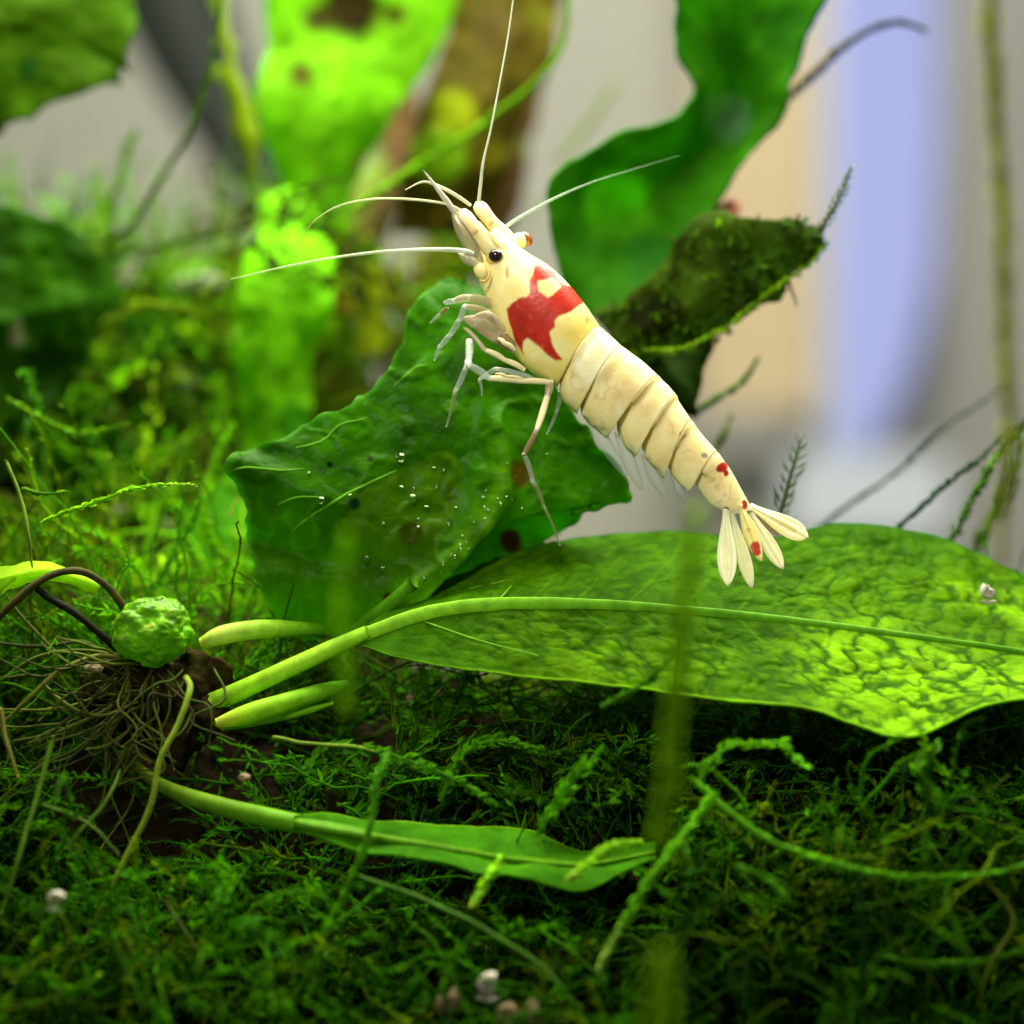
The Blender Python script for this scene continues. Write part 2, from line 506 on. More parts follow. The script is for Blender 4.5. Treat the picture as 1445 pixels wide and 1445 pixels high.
def big_relief(w, U, V):
    q = w + 0.06 * np.stack([fbm(w, 5, 21), fbm(w, 5, 22), fbm(w, 5, 23)], 1)
    sx = np.sign(V) * q[:, 2]
    r1 = np.abs(fbm(q * np.array([1.0, 1, 1.5]) + np.stack([0.5 * sx, 0 * sx, 0 * sx], 1), 8.5, 31, 2))
    r2 = np.abs(fbm(q + 9, 19.0, 33, 2))
    f1, f2 = worley(q[:, 0] * 4.2 - 1.2 * np.abs(V), V * 4.4 + 0.5 * q[:, 0] + 0.4 * fbm(w, 3, 35), 37)
    big_relief.d = (r1, r2, f2 - f1)
    fade = sstep(0.03, 0.22, np.abs(V)) * (1 - 0.7 * sstep(0.85, 1.0, np.abs(V))) * (0.15 + 0.85 * sstep(0.08, 0.40, U))
    return fade * (0.0045 * sstep(0, 0.25, r1) + 0.004 * sstep(0, 0.30, r2) + 0.009 * sstep(0.0, 0.6, f2 - f1) - 0.01 + 0.02 * fbm(w, 2.2, 39, 2))
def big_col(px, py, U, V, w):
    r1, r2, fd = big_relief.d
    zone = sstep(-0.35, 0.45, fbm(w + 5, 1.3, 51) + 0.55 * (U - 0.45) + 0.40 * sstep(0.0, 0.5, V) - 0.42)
    fl = sstep(0.12, 0.45, r1 + 0.5 * r2 + 0.10 * fd) * zone  # bright flecks: highlights on the puckers painted in, denser right and low
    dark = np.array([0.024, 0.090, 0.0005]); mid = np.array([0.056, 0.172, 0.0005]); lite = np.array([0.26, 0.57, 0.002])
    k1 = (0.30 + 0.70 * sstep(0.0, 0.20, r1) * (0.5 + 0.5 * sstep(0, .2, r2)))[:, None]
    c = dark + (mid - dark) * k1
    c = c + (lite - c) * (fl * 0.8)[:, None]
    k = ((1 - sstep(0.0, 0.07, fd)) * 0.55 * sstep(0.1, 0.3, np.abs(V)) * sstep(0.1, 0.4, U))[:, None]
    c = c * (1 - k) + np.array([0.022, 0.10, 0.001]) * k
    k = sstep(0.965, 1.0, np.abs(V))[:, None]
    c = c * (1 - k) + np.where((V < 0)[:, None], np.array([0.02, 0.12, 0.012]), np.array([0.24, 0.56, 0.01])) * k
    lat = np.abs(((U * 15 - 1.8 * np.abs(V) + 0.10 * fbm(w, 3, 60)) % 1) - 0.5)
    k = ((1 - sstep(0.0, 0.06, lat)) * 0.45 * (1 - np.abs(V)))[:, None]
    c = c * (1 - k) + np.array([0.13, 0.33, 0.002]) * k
    base = (1 - sstep(0.05, 0.34, U))[:, None] * 0.75  # darker towards the stalk end: shade painted into the colour
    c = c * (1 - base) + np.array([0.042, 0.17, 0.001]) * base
    return c
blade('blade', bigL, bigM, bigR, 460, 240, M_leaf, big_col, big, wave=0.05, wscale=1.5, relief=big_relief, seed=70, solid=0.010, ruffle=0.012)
def fwd(pts, dy):
    return [(a, b, c + dy) for a, b, c in pts]
tube('midrib', fwd(bigM, -0.016), [11, 10.5, 10, 9, 8.5, 8, 7, 6, 5], M_stem, big, 120, 14, lump=0.10, ls=9, flat=0.5,
     col=[(0.28, 0.62, 0.02), (0.26, 0.6, 0.02), (0.22, 0.55, 0.015), (0.15, 0.42, 0.01), (0.11, 0.33, 0.008), (0.10, 0.32, 0.006), (0.10, 0.30, 0.006), (0.09, 0.28, 0.005), (0.09, 0.28, 0.005)])
tube('petiole', [(300, 992, 0.05), (345, 972, 0.02), (410, 942, 0.0), (470, 914, 0.0), (520, 892, 0.01)], [15, 14, 13, 12, 10.5], M_stem, big, 40, 14, lump=0.05,
     col=[(0.22, 0.45, 0.02), (0.36, 0.72, 0.02), (0.40, 0.75, 0.03), (0.36, 0.70, 0.03), (0.28, 0.62, 0.02)])
# fine curved side veins near the leaf base
for k, pts in enumerate([[(560, 872, 0.10), (640, 838, 0.22), (720, 818, 0.28)], [(700, 850, 0.03), (712, 838, 0.10), (722, 826, 0.18)], [(600, 878, 0), (680, 905, -0.12), (760, 925, -0.2)]]):
    tube('vein', fwd(pts, -0.025), [1.6, 1.4, 0.8], M_stem, big, 14, 5, col=(0.16, 0.42, 0.01))

# lower narrow leaf
low = bpy.data.objects.new('leaf', None); COL.objects.link(low); low.parent = plant
low.location = Vector(P(190, 1080, -0.1)) - plant.location
low['label'] = 'long narrow green leaf drooping low across the moss'
lowM = [(415, 1162, -0.45), (520, 1180, -0.5), (620, 1196, -0.52), (720, 1212, -0.5), (820, 1220, -0.46), (925, 1203, -0.40)]
lowL = [(415, 1152, -0.44), (480, 1152, -0.42), (600, 1165, -0.36), (720, 1168, -0.32), (808, 1196, -0.3), (925, 1190, -0.36)]
lowR = [(415, 1172, -0.45), (500, 1200, -0.55), (610, 1220, -0.62), (710, 1240, -0.64), (820, 1250, -0.6), (925, 1215, -0.42)]
def low_col(px, py, U, V, w):
    c = tint((0.070, 0.29, 0.006), w, 81, 0.4, 4)
    k = ((1 - sstep(0.04, 0.16, np.abs(V)))[:, None])
    c = c * (1 - k) + np.array([0.16, 0.42, 0.008]) * k
    k = sstep(0.93, 1.0, -V)[:, None]
    return c * (1 - k) + np.array([0.26, 0.55, 0.02]) * k
blade('blade', lowL, lowM, lowR, 160, 60, M_leaf, low_col, low, wave=0.06, wscale=3.0, crumple=0.02, seed=82)
tube('petiole', [(188, 1078, -0.05), (235, 1112, -0.18), (320, 1140, -0.32), (420, 1162, -0.43), (520, 1180, -0.49)], [7, 10, 13, 13, 9], M_stem, low, 50, 12, lump=0.05,
     col=[(0.13, 0.20, 0.01), (0.17, 0.32, 0.012), (0.17, 0.38, 0.012), (0.14, 0.38, 0.01), (0.10, 0.33, 0.008)])
tube('midrib', fwd(lowM, -0.02), [7, 6, 5, 4, 3, 2], M_stem, low, 50, 8, col=(0.13, 0.36, 0.008))

# cut petiole stubs
stub = tube('petiole_stub', [(285, 908, 0.12), (315, 896, 0.10), (370, 888, 0.14), (430, 888, 0.25), (500, 892, 0.45)], [9, 14, 14, 11, 8], M_stem, plant, 40, 14, lump=0.12, ls=5,
     col=[(0.35, 0.5, 0.04), (0.50, 0.72, 0.10), (0.36, 0.66, 0.04), (0.15, 0.42, 0.01), (0.06, 0.22, 0.005)])
stub = tube('petiole_stub', [(305, 1021, -0.10), (345, 1009, -0.08), (400, 992, -0.05), (455, 976, 0.02), (490, 966, 0.12)], [7, 14, 14, 12, 7], M_stem, plant, 40, 14, lump=0.12, ls=5,
     col=[(0.55, 0.60, 0.05), (0.40, 0.72, 0.02), (0.30, 0.66, 0.02), (0.16, 0.46, 0.01), (0.05, 0.2, 0.005)])
stub = tube('petiole_stub', [(312, 1026, -0.02), (370, 1015, -0.02), (430, 1003, 0.0), (470, 992, 0.06)], [5, 8, 7, 3], M_stem, plant, 30, 12, lump=0.1, col=(0.24, 0.6, 0.015))

# rhizome: knobbly dark body of several swollen joints
c = crom(PP([(120, 990, 0.30), (165, 985, 0.16), (215, 985, 0.10), (270, 972, 0.10), (318, 955, 0.2)]), 120)
r = crom(np.array([[22], [44], [58], [44], [18]], float) / K, 120)[:, 0] * (1 + 0.13 * np.sin(np.linspace(0, 34, 120)))
v, f = tube_vf(c, r, 80, 0.8, 0.75, 6.0, 91)
v = v + 0.05 * np.stack([fbm(v, 14, 94), fbm(v, 14, 95), fbm(v, 14, 96)], 1)
rhi = mesh('rhizome', v, f, M_bark, plant, col=np.clip(tint((0.024, 0.018, 0.005), v, 92, 0.9, 7) + 0.05 * np.maximum(0, fbm(v, 10, 93))[:, None] * np.array([0.6, 0.9, 0.1]), 0, 1))
c = crom(PP([(185, 1015, 0.1), (235, 1030, 0.02), (285, 1015, 0.02), (318, 995, 0.08)]), 50)
v, f = tube_vf(c, crom(np.array([[20], [36], [32], [14]], float) / K, 50)[:, 0], 40, 0.8, 0.8, 7.0, 191)
v = v + 0.03 * np.stack([fbm(v, 18, 194), fbm(v, 18, 195), fbm(v, 18, 196)], 1)
mesh('knob', v, f, M_bark, rhi, col=np.clip(tint((0.028, 0.020, 0.006), v, 192, 0.9, 8), 0, 1))
# bud: round puckered ball
n1, n2 = 150, 180
th = np.linspace(0.001, math.pi - 0.001, n1)[:, None]; ph = np.linspace(0, 2 * math.pi, n2, endpoint=False)[None, :]
dirs = np.stack([np.sin(th) * np.cos(ph), np.sin(th) * np.sin(ph), np.cos(th) + 0 * ph], -1).reshape(-1, 3)
f1 = np.full(len(dirs), 9.0); f2 = f1.copy()
for cpt in rng.normal(size=(46, 3)):
    cpt = cpt / np.linalg.norm(cpt); d = np.linalg.norm(dirs - cpt, axis=1)
    f2 = np.where(d < f1, f1, np.minimum(f2, d)); f1 = np.minimum(f1, d)
rr = 0.94 + 0.07 * sstep(0, 0.35, f2 - f1) + 0.14 * fbm(dirs, 2.6, 95) + 0.06 * fbm(dirs, 7, 96)
v = P(214, 890, -0.05) + dirs * rr[:, None] * np.array([57, 52, 50]) / K
cc = tint((0.16, 0.44, 0.008), dirs, 97, 0.8, 3.0)
k = sstep(0.35, 0.7, fbm(dirs + 4, 4, 98))[:, None]
cc = cc * (1 - k) + np.array([0.45, 0.55, 0.06]) * k
mesh('bud', v, grid_faces(n1, n2, True), M_bud, plant, col=np.clip(cc, 0, 1))

# roots of the rhizome
R1 = [
 ([(188, 935, 0), (140, 925, -0.1), (90, 945, -0.15), (45, 985, -0.2), (5, 1018, -0.2)], 4.0, (0.16, 0.17, 0.02)),
 ([(185, 950, 0), (130, 985, -0.05), (70, 1000, -0.1), (0, 1002, -0.15)], 3.0, (0.13, 0.16, 0.015)),
 ([(190, 968, 0), (150, 1000, -0.15), (90, 1030, -0.2), (20, 1046, -0.2)], 3.2, (0.12, 0.17, 0.015)),
 ([(175, 925, 0.1), (110, 918, 0.1), (50, 930, 0.05), (-10, 968, 0)], 3.0, (0.10, 0.14, 0.01)),
 ([(170, 940, 0.2), (120, 905, 0.2), (60, 912, 0.2), (-10, 905, 0.2)], 3.5, (0.05, 0.07, 0.008)),
 ([(168, 918, 0.05), (135, 890, 0), (100, 862, 0), (62, 838, 0.05), (20, 800, 0.1)], 6.0, (0.012, 0.014, 0.004)),
 ([(178, 862, 0.1), (150, 825, 0.05), (112, 806, 0.0), (70, 812, -0.05), (25, 845, -0.1), (-15, 890, -0.1)], 6.0, (0.06, 0.055, 0.01)),
 ([(200, 1030, -0.05), (170, 1075, -0.1), (150, 1060, -0.1), (130, 1010, -0.1)], 4.0, (0.06, 0.06, 0.01)),
 ([(215, 1050, -0.1), (212, 1010, -0.15), (222, 970, -0.2)], 4.5, (0.07, 0.06, 0.012)),
 ([(262, 955, -0.25), (268, 975, -0.33), (250, 1025, -0.38), (225, 1080, -0.42), (213, 1135, -0.45), (170, 1225, -0.5), (120, 1330, -0.55), (80, 1400, -0.6), (60, 1460, -0.6)], 4.6, (0.22, 0.34, 0.025)),
 ([(170, 975, 0.1), (100, 940, 0.15), (40, 880, 0.2), (10, 840, 0.2)], 2.6, (0.08, 0.10, 0.012)),
 ([(0, 1000, -0.4), (8, 1045, -0.42), (25, 1095, -0.44)], 3.6, (0.24, 0.22, 0.04)),
 ([(185, 985, -0.1), (120, 1050, -0.2), (60, 1080, -0.25), (0, 1130, -0.3)], 2.4, (0.09, 0.13, 0.012)),
 ([(60, 965, 0.0), (110, 1005, -0.15), (150, 1010, -0.2), (195, 990, -0.15)], 2.6, (0.14, 0.17, 0.015)),
]
for i, (pts, r, c) in enumerate(R1):
    tube('root', pts, [r, *[r * 0.9] * (len(pts) - 2), r * 0.55], M_root, plant, 50, 7, col=c, wob=0.012, seed=100 + i, lump=0.15, ls=9)
for i in range(34):
    a = random.uniform(2.5, 4.6); L = random.uniform(110, 260)
    x0, y0 = 190 + random.uniform(-25, 35), 970 + random.uniform(-40, 60)
    pts = [(x0, y0, 0)] + [(x0 + math.cos(a + random.uniform(-.25, .25)) * L * s, y0 - math.sin(a + random.uniform(-.25, .25)) * L * s, -0.25 * s + random.uniform(-.08, .08)) for s in (0.33, 0.66, 1.0)]
    tube('root', pts, [2.4, 2.0, 1.8, 1.0], M_root, plant, 32, 6, col=random.choice([(0.09, 0.13, 0.012), (0.05, 0.07, 0.008), (0.13, 0.18, 0.015)]), wob=0.02, seed=200 + i)

for i in range(22):      # wiry roots draped over the rhizome itself
    x0, y0 = random.uniform(165, 310), random.uniform(940, 1010)
    a = random.uniform(3.6, 5.6); L = random.uniform(50, 130)
    pts = [(x0, y0, -0.10)] + [(x0 + math.cos(a + random.uniform(-.5, .5)) * L * q, y0 - math.sin(a + random.uniform(-.4, .4)) * L * q, -0.16 - 0.12 * q) for q in (0.4, 0.75, 1.0)]
    tube('root', pts, [2.2, 1.9, 1.6, 0.8], M_root, plant, 28, 6, col=random.choice([(0.10, 0.12, 0.012), (0.06, 0.05, 0.01), (0.05, 0.09, 0.008)]), wob=0.03, seed=260 + i)

# ---- crumpled leaf under the shrimp's legs
crL = [(430, 905, 0.35), (386, 868, 0.30), (360, 805, 0.24), (352, 760, 0.30), (342, 705, 0.22), (318, 656, 0.16), (352, 633, 0.24), (425, 608, 0.30), (492, 580, 0.34), (540, 543, 0.38), (562, 492, 0.44), (575, 445, 0.50), (603, 408, 0.58), (634, 391, 0.66), (650, 394, 0.72)]
crM = [(520, 895, 0.30), (535, 870, 0.26), (560, 845, 0.22), (590, 822, 0.20), (625, 795, 0.20), (655, 765, 0.22), (682, 735, 0.24), (700, 700, 0.27), (705, 660, 0.30), (700, 620, 0.34), (692, 570, 0.40), (682, 510, 0.46), (668, 455, 0.54), (656, 415, 0.64), (652, 396, 0.73)]
crR = [(600, 885, 0.52), (640, 848, 0.55), (690, 812, 0.58), (740, 785, 0.58), (795, 745, 0.55), (845, 712, 0.48), (888, 704, 0.42), (878, 668, 0.44), (850, 634, 0.46), (826, 600, 0.48), (795, 556, 0.50), (758, 500, 0.55), (712, 440, 0.62), (675, 406, 0.70), (654, 398, 0.74)]
crumpled = thing('crumpled_leaf', P(530, 880, 0.3), 'dark green crumpled translucent leaf with wavy edge under the shrimp legs', 'leaf')
def cr_relief(w, U, V):
    f1, f2 = worley(w[:, 0] * 3.2 + 0.4 * fbm(w, 3, 5), w[:, 2] * 3.2 + 0.4 * fbm(w, 3, 6), 41)
    g = np.abs(fbm(w, 5.0, 43))
    cr_relief.g = g
    ridge = np.exp(-((V - 0.04) / 0.10) ** 2) * (1 - sstep(0.55, 0.75, U))
    h1, h2 = worley(w[:, 0] * 9 + fbm(w, 6, 7), w[:, 2] * 9 + fbm(w, 6, 8), 44)
    cr_relief.n = h2 - h1
    return 0.016 * sstep(0, .7, f2 - f1) - 0.01 + 0.012 * (1 - sstep(0, 0.28, g)) + 0.07 * ridge + 0.006 * fbm(w, 14, 45) - 0.0015 * (1 - sstep(0, 0.15, h2 - h1))
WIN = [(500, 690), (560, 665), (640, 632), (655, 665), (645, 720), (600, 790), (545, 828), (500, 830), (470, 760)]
def cr_col(px, py, U, V, w):
    c = tint((0.046, 0.215, 0.001), w, 46, 0.6, 2.5)
    g = cr_relief.g
    k = (1 - sstep(0.0, 0.10, g))[:, None] * 0.55
    c = c * (1 - k) + np.array([0.07, 0.27, 0.002]) * k
    k = ((1 - sstep(0.0, 0.12, cr_relief.n)) * 0.25)[:, None]
    c = c * (1 - k) + np.array([0.07, 0.26, 0.002]) * k
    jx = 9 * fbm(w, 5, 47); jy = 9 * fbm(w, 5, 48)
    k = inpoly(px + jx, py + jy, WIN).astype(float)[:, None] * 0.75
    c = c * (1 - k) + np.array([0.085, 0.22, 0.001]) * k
    rid = (np.exp(-((V - 0.03) / 0.07) ** 2) * (1 - sstep(0.5, 0.7, U)) * (0.4 + 0.6 * sstep(-0.1, 0.5, fbm(w, 16, 49))))[:, None]
    c = c * (1 - rid) + np.array([0.20, 0.48, 0.004]) * rid
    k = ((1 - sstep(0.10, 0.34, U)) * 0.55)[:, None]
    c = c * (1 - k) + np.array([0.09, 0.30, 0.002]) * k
    k = sstep(0.955, 1.0, np.abs(V))[:, None] * 0.8  # pale rim line: edge highlight painted into the colour
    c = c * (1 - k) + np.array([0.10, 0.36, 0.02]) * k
    return spots(c, px, py, [(724, 768, 17, (0.05, 0.025, 0.003)), (549, 843, 9, (0.05, 0.025, 0.003)), (580, 752, 20, (0.06, 0.10, 0.004)), (735, 668, 22, (0.12, 0.10, 0.004)), (465, 658, 5, (0.004, 0.02, 0.004)), (522, 651, 5, (0.004, 0.02, 0.004)), (500, 712, 9, (0.008, 0.06, 0.008))])
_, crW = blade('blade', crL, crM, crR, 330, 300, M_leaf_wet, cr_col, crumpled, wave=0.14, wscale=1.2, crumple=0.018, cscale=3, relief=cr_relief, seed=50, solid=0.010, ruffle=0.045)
crP = crW.reshape(-1, 3); crS = (D + crP[:, 1]) / D
crX = crP[:, 0] / crS * K + 722.5; crY = 722.5 - crP[:, 2] / crS * K
for pts, r in (([(412, 749, 0.16), (440, 728, 0.17), (475, 706, 0.18), (510, 687, 0.19), (560, 664, 0.22)], 2.6), ([(322, 664, 0.05), (350, 660, 0.1), (395, 664, 0.14), (430, 662, 0.18)], 2.2), ([(392, 712, 0.12), (420, 702, 0.14), (455, 702, 0.17)], 1.8),
               ([(418, 632, 0.2), (455, 622, 0.2), (480, 600, 0.24), (520, 590, 0.24)], 2.0), ([(556, 545, 0.3), (585, 520, 0.34), (602, 515, 0.36)], 2.0)):
    cp = crom(np.array([q_[:2] for q_ in pts], float), 40)
    cv = np.array([crP[int(np.argmin((crX - a_) ** 2 + (crY - b_) ** 2))] for a_, b_ in cp])
    for _k in range(3): cv[1:-1] = (cv[:-2] + cv[1:-1] * 2 + cv[2:]) / 4
    cv[:, 1] -= 0.006
    rv = r / K * np.sin(np.linspace(0.25, 2.9, 40)) ** 0.5
    v_, f_ = tube_vf(cv, rv, 6, 0.6)
    mesh('vein', v_, f_, M_stem, crumpled, col=np.repeat(np.array([[0.10, 0.33, 0.003]]), len(v_), 0))
tube('petiole', [(585, 822, 0.14), (545, 858, 0.2), (500, 890, 0.3), (450, 935, 0.5), (400, 985, 0.7)], [10, 12, 12, 11, 10], M_stem, crumpled, 30, 10, col=(0.08, 0.27, 0.006))

# bubbles clinging to it
br = random.Random(5)
BUB = [(566, 646, 7), (583, 703, 7), (602, 718, 4.5), (566, 690, 5), (453, 706, 6), (518, 790, 6), (540, 804, 5), (494, 700, 4), (612, 662, 4), (590, 745, 4)]
for q in range(46):
    t = br.random()
    BUB.append((585 + 160 * t + br.gauss(0, 16), 825 - 150 * t + br.gauss(0, 16), br.uniform(1.4, 2.8)) if q < 32 else (br.uniform(390, 700), br.uniform(600, 780), br.uniform(1.6, 3.2)))
n1_, n2_ = 10, 14
t_ = np.linspace(0.001, math.pi - 0.001, n1_)[:, None]; p_ = np.linspace(0, 2 * math.pi, n2_, endpoint=False)[None, :]
dd = np.stack([np.sin(t_) * np.cos(p_), np.sin(t_) * np.sin(p_), np.cos(t_) + 0 * p_], -1).reshape(-1, 3)
for (x, y, r) in BUB:
    q = int(np.argmin((crX - x) ** 2 + (crY - y) ** 2))
    o = mesh('air_bubble', crP[q] + np.array([0, -0.8 * r / K - 0.006, 0]) + dd * r / K, grid_faces(n1_, n2_, True), M_bubble)
    tag(o, 'tiny round air bubble on the dark crumpled leaf', 'bubble', 'bubbles on the crumpled leaf')

# ------------------------------------------------------------------ the shrimp
shrimp = thing('shrimp', P(800, 560, 0.0), 'cream shrimp with red saddle patch climbing across the leaves', 'shrimp')
SEG = [  # per plate: (upper outline, lower outline) pairs, head to tail
 [((698, 320), (687, 333)), ((709, 327), (680, 348)), ((724, 341), (674, 368)), ((745, 357), (676, 391)), ((775, 376), (684, 416)), ((801, 400), (699, 455)), ((824, 428), (720, 490)), ((838, 448), (746, 522)), ((847, 462), (786, 546))],
 [((846, 464), (790, 540)), ((854, 468), (790, 555)), ((864, 476), (796, 568)), ((878, 489), (814, 584))],
 [((876, 489), (820, 566)), ((890, 498), (822, 586)), ((908, 511), (838, 604)), ((930, 531), (857, 617))],
 [((928, 531), (872, 588)), ((934, 536), (872, 606)), ((943, 544), (880, 627)), ((955, 558), (896, 646))],
 [((953, 560), (908, 616)), ((957, 565), (908, 634)), ((965, 577), (918, 655)), ((975, 592), (937, 674))],
 [((973, 593), (941, 640)), ((982, 602), (941, 656)), ((994, 617), (954, 677)), ((1012, 637), (973, 696))],
 [((1009, 639), (982, 662)), ((1019, 650), (979, 676)), ((1032, 665), (988, 694)), ((1047, 692), (1003, 713)), ((1058, 712), (1018, 721)), ((1062, 719), (1030, 727))],
]
NROW = [120, 34, 46, 36, 36, 36, 56]
NV = 160
rows = []; rowmeta = []
ang = np.linspace(0, 2 * math.pi, NV, endpoint=False)
for si, seg in enumerate(SEG):
    U_ = crom([a for a, b in seg], NROW[si]); L_ = crom([b for a, b in seg], NROW[si])
    s = np.linspace(0, 1, NROW[si])
    for i in range(NROW[si]):
        u, l = U_[i], L_[i]
        c = (u + l) / 2; h = (u - l) / 2
        hl = np.linalg.norm(h)
        # depth half width: flatter in the tail
        wd = hl * (0.86 if si == 0 else 0.80 - 0.05 * max(0, si - 1))
        if si == 0: wd *= 0.75 + 0.25 * sstep(0, 0.35, s[i])
        # plates: front edge tucked under the one before, rear lip proud
        k = 1.0
        if si > 0: k = 0.982 + 0.018 * sstep(0, 0.35, s[i])
        lip = 1.0 + (0.006 * sstep(0.85, 1.0, s[i]) if si < 6 else 0)
        ax = np.array([h[1], -h[0]]) / (hl + 1e-9)       # along the body, towards the head or tail
        if ax @ np.array([0.7, 0.7]) < 0: ax = -ax
        bul = -(sstep(0.2, 1.0, s[i]) * 13.0 if si == 0 else (13.0 - 1.3 * (si - 1 + s[i])) * (1 - (s[i] if si == 6 else 0)))
        co, sn = np.cos(ang), np.sin(ang)
        # cross-section: rounded back, flatter flanks, narrow belly
        low_ = sstep(-0.5, 0.7, -co)
        k = 1 - (1 - k) * (0.15 + 0.85 * low_); lip = 1 + (lip - 1) * low_
        dep = np.sign(sn) * np.abs(sn) ** 0.85 * (1 - 0.18 * (1 - co) / 2)
        px = c[0] + h[0] * co * k * lip + ax[0] * bul * np.abs(sn) * (0.6 + 0.4 * co)
        py = c[1] + h[1] * co * k * lip + ax[1] * bul * np.abs(sn) * (0.6 + 0.4 * co)
        yy = -dep * wd * k * lip / K
        rows.append(np.stack([(px - 722.5) / K, yy, (722.5 - py) / K], 1))
        rowmeta.append(np.stack([px, py, np.full(NV, si), np.full(NV, s[i]), co], 1))
bv = np.array(rows); nr_ = len(rows)
start = np.concatenate([[0], np.cumsum(NROW)])
wgt = sstep(-0.60, 0.15, np.cos(ang))[:, None]
for q in range(1, 7):
    a0 = start[q]; dlt = bv[a0 - 1] - bv[a0]
    for i in range(NROW[q]):
        bv[a0 + i] += dlt * wgt * (1 - sstep(0.0, 0.45, i / NROW[q]))
meta = np.array(rowmeta).reshape(-1, 5)
bvf = bv.reshape(-1, 3)
px, py, si, ss, co = meta.T
RED = [(757,372),(769,378),(782,386),(785,394),(794,404),(806,405),(812,402),(826,420),(832,424),(825,428),(816,433),(805,442),(789,449),(782,455),(783,464),(775,471),(779,491),(784,500),(794,510),(782,510),(772,504),(759,490),(745,480),(739,484),(737,494),(738,504),(732,491),(727,484),(722,466),(717,451),(715,439),(724,430),(732,424),(743,423),(748,417),(747,399),(753,389),(754,379)]
HOLE = [(759,400),(772,397),(779,393),(791,405),(779,420),(773,423),(760,414)]
cream = np.array([0.95, 0.88, 0.42])
yel = np.array([0.95, 0.78, 0.20])
c = np.repeat(cream[None], len(bvf), 0)
k = (sstep(0.0, 0.5, fbm(bvf, 3.2, 301)) * 0.7 * (1 - sstep(0.5, 1.5, si)))[:, None]
c = c * (1 - k) + yel * k
k = ((si == 0) * sstep(0.70, 0.95, ss) * sstep(0.0, 0.6, co + 0.3) * 0.8)[:, None]
c = c * (1 - k) + np.array([0.95, 0.76, 0.14]) * k
# abdomen: tan mottles, dark speckles, pale saddle on the first plate
ab = (si >= 1).astype(float)
k = (ab * 0.8)[:, None]
c = c * (1 - k) + np.array([0.92, 0.80, 0.42]) * k
k = (ab * sstep(-0.05, 0.5, fbm(bvf, 6.0, 305)) * sstep(-0.9, 0.3, -co + 0.25) * 0.6)[:, None]
c = c * (1 - k) + np.array([0.66, 0.46, 0.15]) * k
k = (ab * (1 - sstep(0.03, 0.10, np.abs(fbm(bvf + 7, 13.0, 306)))) * sstep(0.0, 0.35, fbm(bvf, 5, 307)) * 0.5)[:, None]
c = c * (1 - k) + np.array([0.52, 0.36, 0.15]) * k
k = (ab * sstep(0.35, 0.6, fbm(bvf + 17, 10.0, 308)) * 0.55)[:, None]
c = c * (1 - k) + np.array([0.96, 0.92, 0.62]) * k
k = ((si == 1) * sstep(0.15, 0.3, ss) * sstep(-0.45, -0.15, co + 0.12 * fbm(bvf, 6, 309)) * 0.9)[:, None]
c = c * (1 - k) + np.array([0.97, 0.94, 0.62]) * k
k = ((si >= 2) * sstep(0.35, 0.95, co + 0.2 * fbm(bvf, 5, 313)) * 0.8)[:, None]  # pale band along the back: highlight painted into the colour
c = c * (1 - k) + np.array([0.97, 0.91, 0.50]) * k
# thin pigment line where one plate slips under the next (hardly any between the second and third)
k = (ab * (1 - sstep(0.03, 0.085, ss)) * np.where(si == 3, 0.02 + 0.30 * sstep(0.2, 0.8, -co), 0.55) * np.clip(0.5 + 0.9 * fbm(bvf, 4, 314), 0.1, 1))[:, None]
c = c * (1 - k) + np.array([0.55, 0.40, 0.20]) * k
# clear tips and margins of the side plates
k = ((si >= 2) * (si <= 5) * sstep(0.55, 1.0, ss) * sstep(0.72, 0.97, -co) * 0.75)[:, None]
c = c * (1 - k) + np.array([0.66, 0.68, 0.42]) * k
k = ((si == 6) * sstep(0.1, 0.9, -co) * 0.6)[:, None]
c = c * (1 - k) + np.array([0.74, 0.70, 0.46]) * k
jx = 1.6 * fbm(bvf, 16, 310) + 0.7 * fbm(bvf, 40, 315); jy = 1.6 * fbm(bvf, 16, 311) + 0.7 * fbm(bvf, 40, 316)
red = np.zeros(len(bvf))
for ox in (-0.9, -0.3, 0.3, 0.9):
    for oy in (-0.9, -0.3, 0.3, 0.9):
        red += inpoly(px + jx + ox, py + jy + oy, RED) & ~inpoly(px + jx + ox, py + jy + oy, HOLE) & (si == 0)
red = (red / 16)[:, None]
rc = np.array([0.50, 0.022, 0.008])[None] * (1 + 0.35 * fbm(bvf, 6, 312)[:, None] + 0.25 * fbm(bvf, 28, 317)[:, None])
rc = rc + np.array([0.20, 0.10, 0.03]) * (sstep(0.35, 0.6, fbm(bvf + 3, 22, 318)) * 0.5)[:, None]
c = c * (1 - red) + rc * red
for (x, y, rx, ry, col) in [(1018, 659, 9, 7.5, (0.42, 0.012, 0.008)), (1024, 668, 4, 5, (0.42, 0.012, 0.008)), (1050, 712, 4.5, 7, (0.45, 0.04, 0.02)), (993, 643, 5, 4, (0.35, 0.28, 0.24)), (1024, 719, 5, 4, (0.30, 0.12, 0.04)), (962, 613, 6, 4, (0.62, 0.34, 0.16)),
                            (716, 387, 3.0, 9, (0.62, 0.45, 0.20)), (711, 350, 4, 6, (0.66, 0.50, 0.14)), (828, 453, 4, 5, (0.70, 0.44, 0.10))]:
    k = (1 - sstep(0.75, 1.1, np.hypot((px - x) / rx, (py - y) / ry)))[:, None]
    c = c * (1 - k) + np.array(col)[None] * k
vv = np.vstack([bvf, bv[0].mean(0, keepdims=True), bv[-1].mean(0, keepdims=True)])
ff = grid_faces(nr_, NV, True).tolist()
m0 = nr_ * NV
